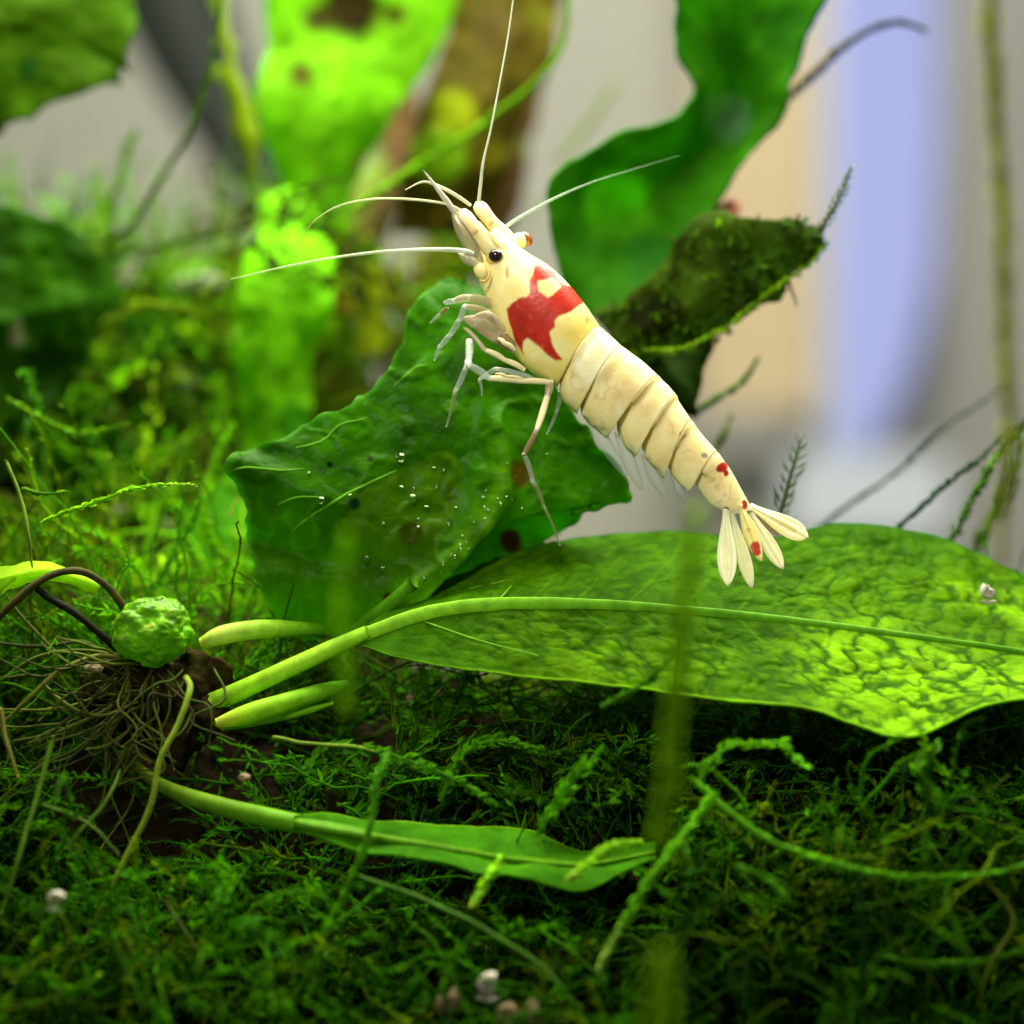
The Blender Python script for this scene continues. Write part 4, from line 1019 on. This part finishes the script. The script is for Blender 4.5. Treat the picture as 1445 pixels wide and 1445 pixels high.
G1 = (0.05, 0.24, 0.004); G2 = (0.12, 0.42, 0.006); G3 = (0.26, 0.62, 0.015); OL = (0.10, 0.17, 0.006); DG = (0.02, 0.10, 0.006); TL = (0.035, 0.12, 0.06)
SPR = [
 ([(58, 740, 0.05), (110, 716, 0.0), (170, 694, -0.02), (225, 686, -0.04), (278, 685, -0.05)], 3.0, 13, 3.6, 2.6, G3, 'bright lime moss sprig reaching right above the bud at left', 0.35, False, (0.5, 0.75, 0.10)),
 ([(150, 345, 2.4), (200, 300, 2.3), (250, 215, 2.2), (290, 120, 2.1), (308, 20, 2.0), (312, -30, 2.0)], 6, 16, 5, 3.5, (0.09, 0.22, 0.01), 'thin curved moss strand in front of the dark slanting stand', 0.4, False, None),
 ([(150, 370, 2.8), (158, 300, 2.8), (170, 240, 2.8), (190, 180, 2.8)], 6, 26, 8, 4, (0.17, 0.42, 0.01), 'short pale green moss tip against the grey wall at left', 0.35, False, None),
 ([(70, 330, 3.0), (100, 300, 3.0), (120, 280, 3.0)], 5, 22, 7, 4, (0.10, 0.26, 0.02), 'stubby faint moss tip above the dark moss mound', 0.5, False, None),
 ([(100, 372, 2.4), (180, 358, 2.4), (260, 340, 2.4), (345, 325, 2.3)], 5, 20, 5, 4, (0.05, 0.13, 0.01), 'dark feathery moss strand lying across the left moss bank', 0.6, False, None),
 ([(300, 360, 3.0), (305, 310, 3.0), (310, 260, 3.0)], 5, 20, 6, 4, (0.15, 0.30, 0.02), 'faint upright moss tip beside the yellow green leaf', 0.5, False, None),
 ([(690, 170, 2.2), (740, 130, 2.1), (782, 80, 2.0), (800, 20, 2.0), (798, -30, 2.0)], 5.5, 11, 5, 2.4, (0.20, 0.50, 0.008), 'curved bright green moss strand to the right of the upright antenna', 0.35, False, None),
 ([(790, 230, 4.5), (830, 175, 4.5), (872, 115, 4.5)], 6, 16, 7, 4, (0.22, 0.34, 0.05), 'very faint blurred moss tip on grey wall behind the antenna', 0.4, False, None),
 ([(985, 318, 1.9), (1040, 225, 1.9), (1100, 150, 1.9), (1155, 95, 1.9), (1215, 50, 1.9), (1265, 34, 1.9), (1308, 44, 1.9)], 8, 14, 6, 5, (0.022, 0.030, 0.016), 'dark arching twig with stubs rising behind the curled leaf', 0.9, False, None),
 ([(1152, 335, 0.75), (1170, 305, 0.72), (1186, 276, 0.7), (1204, 236, 0.68)], 3.5, 15, 7, 4.5, (0.09, 0.16, 0.06), 'small knobbly moss tip at the point of the algae leaf', 0.55, True, (0.24, 0.28, 0.12)),
 ([(905, 495, 0.9), (960, 490, 0.85), (1020, 462, 0.8), (1080, 420, 0.8), (1140, 375, 0.8), (1165, 345, 0.8)], 2.5, 15, 4, 3.2, (0.12, 0.26, 0.006), 'fringe of moss along lower edge of the algae leaf', 0.45, False, None),
 ([(980, 585, 1.4), (1012, 566, 1.4), (1045, 545, 1.35), (1070, 508, 1.3)], 4.5, 14, 5.5, 2.4, (0.07, 0.26, 0.015), 'small curved moss tip on beige background right of the shrimp', 0.35, False, None),
 ([(1008, 640, 1.5), (1024, 610, 1.5), (1034, 582, 1.5)], 3, 18, 5, 4, (0.09, 0.17, 0.02), 'tiny faint moss tip just above the shrimp tail', 0.5, False, None),
 ([(1096, 745, 0.85), (1108, 705, 0.8), (1118, 660, 0.78), (1130, 622, 0.75)], 4, 30, 8, 7.0, (0.07, 0.16, 0.012), 'upright moss frond with paired leaflets behind the tail fan', 0.65, True, (0.04, 0.16, 0.01)),
 ([(1395, -40, -2.6), (1402, 120, -2.6), (1412, 280, -2.6), (1418, 430, -2.6), (1424, 600, -2.6), (1410, 800, -2.6)], 7, 19, 8, 1.9, (0.30, 0.38, 0.02), 'long blurred vertical moss strand hanging near the right edge', 0.7, False, None),
 ([(1150, 748, 1.6), (1210, 705, 1.65), (1270, 660, 1.7), (1340, 600, 1.8), (1420, 545, 1.9)], 4, 11, 4, 4, (0.05, 0.10, 0.06), 'blurred bluish moss strand slanting up behind the big leaf', 0.5, False, None),
 ([(1262, 748, 0.95), (1300, 712, 0.95), (1345, 672, 0.95), (1400, 630, 0.95), (1460, 585, 0.9)], 4, 12, 4.5, 3.2, (0.03, 0.10, 0.05), 'dark teal moss strand slanting up behind hump of the big leaf', 0.45, False, None),
 ([(1335, 775, 1.0), (1365, 715, 0.95), (1400, 650, 0.9), (1450, 590, 0.85)], 5, 20, 6, 4, (0.08, 0.22, 0.02), 'branching green moss strand rising at right edge behind leaf', 0.6, False, None),
 ([(1370, 790, 1.6), (1400, 735, 1.6), (1420, 690, 1.6), (1440, 620, 1.6)], 6, 26, 8, 3, (0.09, 0.18, 0.02), 'loose olive moss tuft at right edge above the big leaf', 0.7, False, None),
 ([(930, 1195, -2.6), (944, 1080, -2.7), (956, 960, -2.8), (966, 850, -2.9), (985, 725, -3.0)], 9, 24, 9, 1.8, (0.20, 0.46, 0.004), 'tall out of focus moss stem standing in front of the big leaf', 0.55, False, None),
 ([(490, 1010, -2.8), (486, 930, -2.9), (482, 840, -3.0), (486, 745, -3.0)], 3, 15, 5, 4.5, (0.20, 0.52, 0.004), 'faint out of focus moss stem in front of the crumpled leaf', 0.6, False, None),
 ([(930, 1500, -3.5), (934, 1420, -3.6), (938, 1345, -3.6)], 13, 24, 11, 1.6, (0.28, 0.60, 0.01), 'blurred moss tip close to the glass at bottom centre right', 0.4, False, None),
 ([(1010, 1118, -0.75), (975, 1168, -0.85), (930, 1225, -0.95), (890, 1285, -1.0), (848, 1366, -1.05)], 6, 20, 6, 2.0, G2, 'thick bright moss shoot pointing down left with pale tip', 0.38, False, (0.50, 0.78, 0.14)),
 ([(975, 1098, -0.70), (1035, 1150, -0.82), (1105, 1196, -0.9), (1190, 1222, -0.95), (1300, 1240, -0.95), (1400, 1232, -0.9), (1480, 1210, -0.85)], 5.0, 15, 5, 2.4, G2, 'long bright moss strand sagging across the lower right', 0.3, False, None),
 ([(985, 1105, -0.7), (1010, 1065, -0.68), (1050, 1050, -0.66), (1100, 1052, -0.66), (1138, 1085, -0.7)], 3.4, 22, 6, 5, G2, 'arched green moss strand below the middle of the big leaf', 0.6, False, None),
 ([(905, 1190, -0.7), (862, 1196, -0.78), (830, 1215, -0.85), (800, 1240, -0.9)], 6, 18, 7, 2.0, G3, 'bright moss tip lying over end of the narrow leaf', 0.45, False, (0.5, 0.8, 0.08)),
 ([(708, 1205, -0.75), (695, 1228, -0.82), (682, 1250, -0.86), (670, 1272, -0.88)], 4, 18, 6, 2.4, G3, 'short bright moss tip hanging below the narrow leaf', 0.4, False, (0.55, 0.8, 0.10)),
 ([(552, 1062, -0.55), (532, 1105, -0.68), (520, 1175, -0.75), (496, 1240, -0.8), (455, 1330, -0.85), (420, 1400, -0.9), (400, 1460, -0.9)], 5, 15, 6, 3.0, (0.07, 0.28, 0.006), 'long moss strand crossing over the narrow leaf downward', 0.3, False, None),
 ([(35, 1405, -0.9), (60, 1378, -0.9), (90, 1395, -0.92), (115, 1395, -0.95), (138, 1376, -0.95)], 4.5, 18, 6, 2.6, G2, 'hooked bright moss tip near the bottom left corner', 0.35, False, (0.30, 0.66, 0.01)),
 ([(-10, 1440, -0.85), (25, 1390, -0.88), (50, 1335, -0.9), (78, 1282, -0.92)], 3.6, 16, 5, 3.4, G2, 'slender moss stem carrying the white snail at lower left', 0.5, False, None),
 ([(430, 1085, -0.35), (470, 1055, -0.3), (540, 1066, -0.4), (620, 1090, -0.5), (700, 1130, -0.55)], 3.4, 20, 7, 4, (0.06, 0.24, 0.006), 'green moss strand arching above the narrow leaf', 0.6, False, None),
 ([(760, 1180, -0.6), (790, 1135, -0.6), (820, 1090, -0.6), (850, 1060, -0.55)], 4, 22, 7, 3.2, (0.08, 0.33, 0.006), 'fuzzy green moss tip above end of the narrow leaf', 0.7, False, None),
 ([(1212, 1240, -1.0), (1218, 1310, -1.05), (1214, 1380, -1.1), (1206, 1460, -1.1)], 5.5, 9, 3, 7, (0.010, 0.055, 0.006), 'thin dark vertical stem below the sagging moss strand', 0.4, False, None),
 ([(958, 900, -0.95), (950, 1000, -0.95), (944, 1090, -0.95), (925, 1180, -0.95)], 5, 10, 3, 8, (0.012, 0.075, 0.004), 'dark green vertical stem in front of the moss at centre', 0.4, False, None),
 ([(1240, 1350, -0.9), (1300, 1362, -0.95), (1370, 1358, -0.95), (1450, 1340, -0.9)], 4.5, 15, 5, 3, (0.08, 0.28, 0.006), 'segmented moss strand low at the right edge', 0.35, False, None),
 ([(850, 1000, -0.6), (890, 978, -0.62), (930, 950, -0.65), (965, 915, -0.65)], 4, 14, 5, 3, (0.05, 0.20, 0.005), 'dim moss shoot crossing lower edge of big leaf at centre', 0.5, False, None),
 ([(1040, 1220, -0.9), (1075, 1240, -0.92), (1120, 1275, -0.95)], 3, 15, 5, 3.4, (0.07, 0.26, 0.006), 'short thin moss shoot under the sagging strand', 0.4, False, None),
 ([(60, 640, 1.2), (48, 590, 1.2), (40, 545, 1.2), (35, 520, 1.2)], 4, 30, 9, 4, (0.05, 0.22, 0.01), 'blurred feathery moss frond in the dark at left edge', 0.9, False, None),
 ([(215, 830, 0.9), (240, 790, 0.9), (262, 745, 0.9), (285, 700, 0.9)], 4, 16, 6, 4, (0.08, 0.32, 0.006), 'blurred green moss shoot leaning right behind the bud', 0.5, False, None),
 ([(690, 172, 2.2), (620, 215, 2.2), (540, 268, 2.2), (450, 322, 2.2)], 4.5, 16, 6, 3, (0.16, 0.42, 0.004), 'green moss strand slanting down left behind the shrimp antennae', 0.5, False, None),
 ([(330, 470, 2.0), (270, 440, 2.0), (210, 430, 2.0), (150, 450, 2.0)], 4, 18, 6, 3, (0.16, 0.28, 0.006), 'olive moss strand arching over the pale pebbles', 0.5, False, None),
 ([(10, 560, 0.9), (70, 600, 0.9), (120, 610, 0.9), (180, 596, 0.9)], 3.5, 14, 5, 3.4, (0.12, 0.34, 0.004), 'blurred moss strand dipping across the left bank', 0.45, False, None),
 ([(330, 800, 1.2), (290, 740, 1.2), (300, 660, 1.3), (330, 600, 1.4)], 5, 20, 7, 3, (0.14, 0.44, 0.004), 'soft bright moss shoot curving up beside the crumpled leaf', 0.5, False, None),
 ([(20, 900, 0.6), (60, 850, 0.6), (70, 790, 0.6), (50, 720, 0.6)], 3.5, 16, 5, 3, (0.13, 0.34, 0.004), 'green moss shoot bending up behind lime leaf at left edge', 0.5, False, None),
 ([(620, 1130, -0.2), (650, 1070, -0.2), (700, 1045, -0.25), (770, 1060, -0.3)], 4.5, 20, 7, 2.8, (0.09, 0.34, 0.004), 'arching moss frond under the soil pocket at centre', 0.6, False, None),
 ([(1330, 1150, -0.7), (1300, 1090, -0.7), (1320, 1050, -0.7)], 5, 24, 8, 2.6, (0.07, 0.26, 0.004), 'short fuzzy moss tip below the big leaf at right', 0.6, False, None),
 ([(30, 690, 0.2), (60, 695, 0.15), (100, 692, 0.1)], 3, 10, 4, 4, (0.10, 0.28, 0.01), 'thin short moss shoot at left under the frond', 0.4, False, None),
]
for i, (pts, rad, L, wd, st, col, lab, spd, two, tip) in enumerate(SPR):
    sprig(pts, rad, L, wd, st, col, lab, 600 + i * 7, spd, two, tip)

# thin bare strands
STR = [
 ([(8, 650, 0.1), (28, 700, 0.05), (40, 750, 0.0), (46, 800, 0.0)], 3.0, (0.14, 0.24, 0.02), 'thin straight plant thread above the lime leaf at left edge'),
 ([(75, 1040, -0.5), (52, 1130, -0.6), (25, 1210, -0.7), (0, 1290, -0.75)], 3.2, (0.10, 0.22, 0.012), 'thin green thread descending at the left edge'),
 ([(60, 1135, -0.6), (120, 1160, -0.62), (170, 1205, -0.65)], 2.4, (0.08, 0.17, 0.01), 'short thin thread crossing the moss at lower left'),
 ([(170, 1085, -0.4), (150, 1130, -0.5), (120, 1165, -0.55), (80, 1210, -0.6)], 2.4, (0.07, 0.14, 0.01), 'faint thread hanging left of the long pale root'),
 ([(200, 1285, -0.8), (180, 1350, -0.85), (150, 1400, -0.85), (140, 1460, -0.85)], 2.2, (0.08, 0.15, 0.012), 'thin hair root at bottom left beside the pale root'),
 ([(232, 1270, -0.7), (270, 1330, -0.75), (300, 1395, -0.8)], 2.6, (0.08, 0.13, 0.012), 'short drooping thread right of the pale root'),
 ([(218, 1335, -0.8), (228, 1390, -0.85), (232, 1460, -0.85)], 2.6, (0.06, 0.12, 0.012), 'faint vertical thread near the bottom left'),
 ([(385, 1040, -0.25), (440, 1050, -0.3), (500, 1055, -0.35), (545, 1064, -0.4)], 2.8, (0.17, 0.30, 0.02), 'pale thread below the cut leaf stalks'),
 ([(500, 1235, -0.7), (600, 1270, -0.8), (700, 1320, -0.9), (780, 1380, -0.95), (830, 1460, -1.0)], 3.6, (0.05, 0.16, 0.008), 'long dim thread running down to the bottom centre'),
 ([(1390, 1240, -0.9), (1430, 1300, -0.95), (1400, 1360, -1.0), (1380, 1420, -1.0)], 2.6, (0.12, 0.17, 0.012), 'olive thread looping at the lower right edge'),
 ([(1290, 1160, -0.6), (1320, 1200, -0.62), (1345, 1235, -0.65)], 2.6, (0.07, 0.20, 0.008), 'short thread above the sagging strand at right'),
]
for i, (pts, r, c, lab) in enumerate(STR):
    o = tube('plant_thread', pts, [r, *[r] * (len(pts) - 2), r * 0.5], M_root, None, 44, 6, col=c, wob=0.015, seed=900 + i)
    tag(o, lab, 'thread', 'loose plant threads')

# the mass of moss: countless strands, one object for the front bank, one for the left mound and bank
def moss_mass(name, n, xr, yr, cols, lr, step, L, wd, seed, label, lean=(0, -0.5, 0.7), keep=None, zf=None, pos=None):
    r = np.random.default_rng(seed)
    VV, FF, CC = [], [], []; off = 0
    x = r.uniform(*xr, n); y = r.uniform(*yr, n)
    z = (zf or H)(x, y)
    if pos is not None: x, y, z = pos[:, 0], pos[:, 1], pos[:, 2] + 0.03
    patch = np.clip(0.95 + 1.7 * fbm(np.stack([x, y, z], 1), 1.3, seed), 0.22, 2.2)
    for i in range(n):
        p = np.array([x[i], y[i], z[i] - 0.03])
        if keep is not None and not keep(p): continue
        d = np.array(lean) + r.normal(0, 0.55, 3); d /= np.linalg.norm(d)
        ln = r.uniform(*lr)
        kind = r.uniform()
        fs, fl_ = (2.6, 0.7) if kind < 0.22 else ((1.5, 1.35) if kind < 0.4 else ((0.8, 0.62) if kind < 0.75 else (1.0, 1.0)))
        if kind < 0.22: ln *= 1.5
        m = 11
        c = [p]
        for k in range(m - 1):
            d = d + r.normal(0, 0.20, 3) + np.array([0, 0, -0.05]); d /= np.linalg.norm(d)
            c.append(c[-1] + d * ln / (m - 1))
        c = np.array(c)
        sc_ = (D + c[:, 1]) / D; qx = c[:, 0] / sc_ * K + 722.5; qy = 722.5 - c[:, 2] / sc_ * K
        if name in ('moss_carpet', 'moss_thicket'):
            # strands do not pierce the big leaf; few lie over the narrow leaf, the stalks and the rhizome
            if np.any((c[:, 0] > -0.9) & (c[:, 2] > np.where(c[:, 1] < -0.55, -0.72, -0.85 + 1.0 * c[:, 1]))): continue
            if np.any((qx > 180) & (qx < 935) & (np.abs(qy - (1120 + 0.13 * (qx - 180))) < 62) & (c[:, 1] < -0.22)) and r.uniform() > 0.05: continue
            if np.any((qx > 110) & (qx < 560) & (qy > 820) & (qy < 1060) & (c[:, 1] < 0.25)) and r.uniform() > 0.04: continue
            if np.any((qx < 130) & (qy > 780) & (qy < 1060) & (c[:, 1] < 0.1)) and r.uniform() > 0.25: continue
        if name == 'moss_bank' and np.any((qx > 322) & (qx < 480) & (qy > 380) & (qy < 660) & (c[:, 1] < 2.7)): continue
        # the stem: a three-sided thread
        t, nn, bb = frames(c)
        rr = np.linspace(0.010, 0.004, m)[:, None]
        ring = np.stack([c + nn * rr, c - 0.5 * nn * rr + 0.87 * bb * rr, c - 0.5 * nn * rr - 0.87 * bb * rr], 1).reshape(-1, 3)
        g = grid_faces(m, 3, True)
        tri = np.concatenate([g[:, [0, 1, 2]], g[:, [0, 2, 3]]])
        col = np.array(cols[r.integers(len(cols))]) * r.uniform(0.7, 1.3) * patch[i]
        v2, f2, c2 = leaflets(c, step * fs, L * fl_, wd * fl_, None, col, int(r.integers(1 << 30)), r.uniform(0.35, 1.0))
        VV += [ring, v2]; FF += [tri + off, f2 + off + len(ring)]
        CC += [np.repeat((col * 0.8)[None], len(ring), 0), c2]
        off += len(ring) + len(v2)
    o = mesh(name, np.vstack(VV), np.vstack(FF).astype(np.int32), M_moss, smooth=False, col=np.clip(np.vstack(CC), 0, 1))
    o['label'] = label; o['kind'] = 'stuff'; o['category'] = 'moss'
    return o
def clear_front(p):
    # leave the bare soil pocket and the room for bud and stalks
    x, y, z = p
    if -0.70 < x < 0.30 and y > 0.12 and y < 0.7: return False
    if x < -1.35 and x > -2.2 and y > -0.15 and y < 0.35: return False
    return True
moss_mass('moss_carpet', 8600, (-3.3, 3.3), (-1.6, 1.0), [(0.040, 0.185, 0.001), (0.062, 0.23, 0.001), (0.027, 0.135, 0.001), (0.085, 0.16, 0.002), (0.046, 0.215, 0.001)], (0.30, 1.10), 0.021, 0.058, 0.0115, 1001,
          'tangled dark green moss carpeting the bottom of the tank', keep=clear_front)
tr_ = random.Random(11)
tp_ = [P(tr_.uniform(925, 1460), tr_.uniform(1110, 1330), tr_.uniform(-0.60, -0.42)) for _ in range(260)] + [P(tr_.uniform(420, 930), tr_.uniform(1035, 1135), tr_.uniform(-0.18, 0.02)) for _ in range(300)]
moss_mass('moss_thicket', len(tp_), (0, 1), (0, 1), [(0.045, 0.20, 0.001), (0.07, 0.24, 0.001), (0.035, 0.16, 0.001), (0.10, 0.18, 0.002)], (0.20, 0.50), 0.021, 0.060, 0.012, 1007,
          'brighter green moss thicket growing up below the big leaf', lean=(0, 0.0, 0.45), pos=np.array(tp_))
moss_mass('moss_bank', 2900, (-5.6, -0.9), (1.1, 6.0), [(0.10, 0.30, 0.002), (0.15, 0.30, 0.003), (0.08, 0.28, 0.002), (0.14, 0.38, 0.004), (0.08, 0.10, 0.006)], (0.35, 1.1), 0.040, 0.085, 0.018, 1002,
          'blurred olive green moss covering the bank at the left', lean=(0, -0.3, 0.8))
moss_mass('moss_mound', 1200, (-4.3, -1.9), (2.3, 4.2), [(0.035, 0.17, 0.002), (0.05, 0.24, 0.002), (0.02, 0.10, 0.003)], (0.3, 0.6), 0.035, 0.11, 0.03, 1003,
          'dark rounded moss mound at the left edge', lean=(0, -0.4, 0.8))
def fork(x, y):     # tufts seated on the driftwood forks between the upper leaves
    return 1.15 + 0.45 * np.sin(x * 3.1 + 1) + 0.5 * np.sin(y * 7 + x * 5)
def tuft(x, y):     # the tuft that hangs over the top of the upright leaf
    return 1.52 + 0.16 * np.sin(x * 9) + 0.14 * np.sin(y * 23)
moss_mass('driftwood_moss', 420, (-1.55, -0.30), (3.3, 4.2), [(0.10, 0.26, 0.003), (0.14, 0.20, 0.004), (0.06, 0.16, 0.002), (0.10, 0.09, 0.006)], (0.3, 0.7), 0.045, 0.10, 0.028, 1004,
          'yellow green moss tufts clinging to the driftwood behind the antennae', lean=(0, -0.4, 0.5), zf=fork)
moss_mass('leaf_top_moss', 45, (-1.62, -0.80), (2.1, 2.5), [(0.12, 0.34, 0.003), (0.10, 0.20, 0.004), (0.16, 0.36, 0.004)], (0.2, 0.5), 0.04, 0.085, 0.022, 1005,
          'moss tuft hanging over the top of the blurred upright leaf', lean=(0.2, -0.3, 0.1), zf=tuft)

ap = []
ar = random.Random(3)
APOLY = [(850, 445), (920, 395), (985, 315), (1070, 315), (1155, 320), (1162, 348), (1100, 402), (1030, 455), (960, 485), (900, 500)]
while len(ap) < 420:
    a_, b_ = ar.uniform(850, 1165), ar.uniform(310, 500)
    if inpoly(np.array([a_]), np.array([b_]), APOLY)[0]: ap.append(P(a_, b_, 0.90 + 0.2 * (1165 - a_) / 300))
moss_mass('leaf_algae', len(ap), (0, 1), (0, 1), [(0.055, 0.13, 0.002), (0.08, 0.22, 0.002), (0.035, 0.06, 0.003)], (0.03, 0.11), 0.018, 0.035, 0.010, 1006,
          'olive algae fuzz growing on the ragged dark leaf', lean=(0.1, -0.3, -0.3), pos=np.array(ap))

# ------------------------------------------------------------------ small shells and stones
def stone(name, x, y, dep, rx, ry, mat, label, cat, group, seed, lump=0.25):
    n = 18
    t_ = np.linspace(0.001, math.pi - 0.001, n)[:, None]; p_ = np.linspace(0, 2 * math.pi, 28, endpoint=False)[None, :]
    d = np.stack([np.sin(t_) * np.cos(p_), np.sin(t_) * np.sin(p_), np.cos(t_) + 0 * p_], -1).reshape(-1, 3)
    s = (D + dep) / D
    v = P(x, y, dep) + d * (1 + lump * fbm(d + seed, 1.6, seed))[:, None] * np.array([rx, (rx + ry) / 2, ry]) / K * s
    o = mesh(name, v, grid_faces(n, 28, True), mat)
    return tag(o, label, cat, group)
def snail(x, y, dep, r, label, mat, seed):
    """small coiled shell: a tube spiralling in, with its foot"""
    t = thing('snail', P(x, y + r, dep), label, 'snail')
    a = np.linspace(0, 2.3 * 2 * math.pi, 90); g = np.exp(-0.16 * a)
    c = P(x, y, dep) + np.stack([np.cos(a + seed) * g * 0.55, -0.50 * (1 - g) , np.sin(a + seed) * g * 0.55], 1) * r / K
    v, f = tube_vf(c, g * 0.52 * r / K, 14)
    mesh('shell', v, f, mat, t)
    tube('foot', [(x - r * .9, y + r * .8, dep + .0), (x, y + r * .95, dep), (x + r * .7, y + r * .8, dep)], [r * .08, r * .2, r * .08], M_shell, t, 12, 8)
    return t
snail(78, 1271, -0.97, 15, 'tiny white snail on a moss stem at lower left', M_shell, 0.4)
snail(1396, 836, 0.30, 15, 'tiny pale snail on the big leaf near right edge', M_shell, 2.0)
snail(690, 1392, -1.0, 20, 'tan and white snail low in the moss at bottom centre', M_shell, 1.0)
snail(1030, 292, 1.7, 26, 'blurred pinkish snail behind the algae leaf', M_pink, 3.0)
PEB = [(245, 545, 3.2, 42, 22, 'largest pale pebble on the blurred left bank'), (160, 640, 2.6, 26, 18, 'pale pebble low on the blurred bank left of centre leaf'), (165, 726, 2.0, 16, 15, 'small round pale pebble above the bud'),
       (235, 742, 2.0, 10, 9, 'tiny pale pebble right of the round one above the bud'), (285, 405, 3.4, 40, 18, 'pale pebble on top of the left bank'),
       (180, 400, 3.3, 24, 22, 'greyish pebble beside the dark moss mound'), (190, 372, 3.6, 34, 12, 'flat pale pebble at the top of the left bank')]
for i, (x, y, dep, rx, ry, lab) in enumerate(PEB):
    stone('pebble', x, y, dep, rx, ry, M_pebble, lab, 'pebble', 'pale pebbles on the left bank', 70 + i)
GR = [(640, 1412, -0.95, 9, 16, 'upright tan grit chip left of bottom snail'), (622, 1418, -0.95, 6, 14, 'thin tan grit chip, leftmost at bottom centre'), (715, 1432, -1.0, 14, 18, 'round olive grit lump below the bottom snail'), (752, 1428, -1.0, 8, 18, 'slanted pale grit chip right of bottom snail'),
      (660, 935, 0.25, 8, 6, 'pale grit grain in soil under the leaf, upper'), (642, 965, 0.22, 7, 8, 'pale grit grain in soil under the leaf, lower'), (580, 985, 0.2, 6, 8, 'pale grit grain in soil beside the leaf stalk'), (132, 943, -0.2, 14, 6, 'pale flat grit grain among roots left of bud'),
      (345, 1097, -0.4, 9, 6, 'cream grit grain below the cut stalks')]
for i, (x, y, dep, rx, ry, lab) in enumerate(GR):
    stone('grit', x, y, dep, rx, ry, M_grit, lab, 'grit', 'grit grains in the soil', 90 + i, 0.4)
M_rock = solid_mat('dark_rock', [(0.02, 0.02, 0.022), (0.05, 0.05, 0.058), (0.09, 0.09, 0.10)], 6, 0.7, 0.5, 25)
stone('rock', 1370, 1290, 0.1, 62, 50, M_rock, 'smooth dark grey rock showing through moss at lower right', 'rock', None, 120)
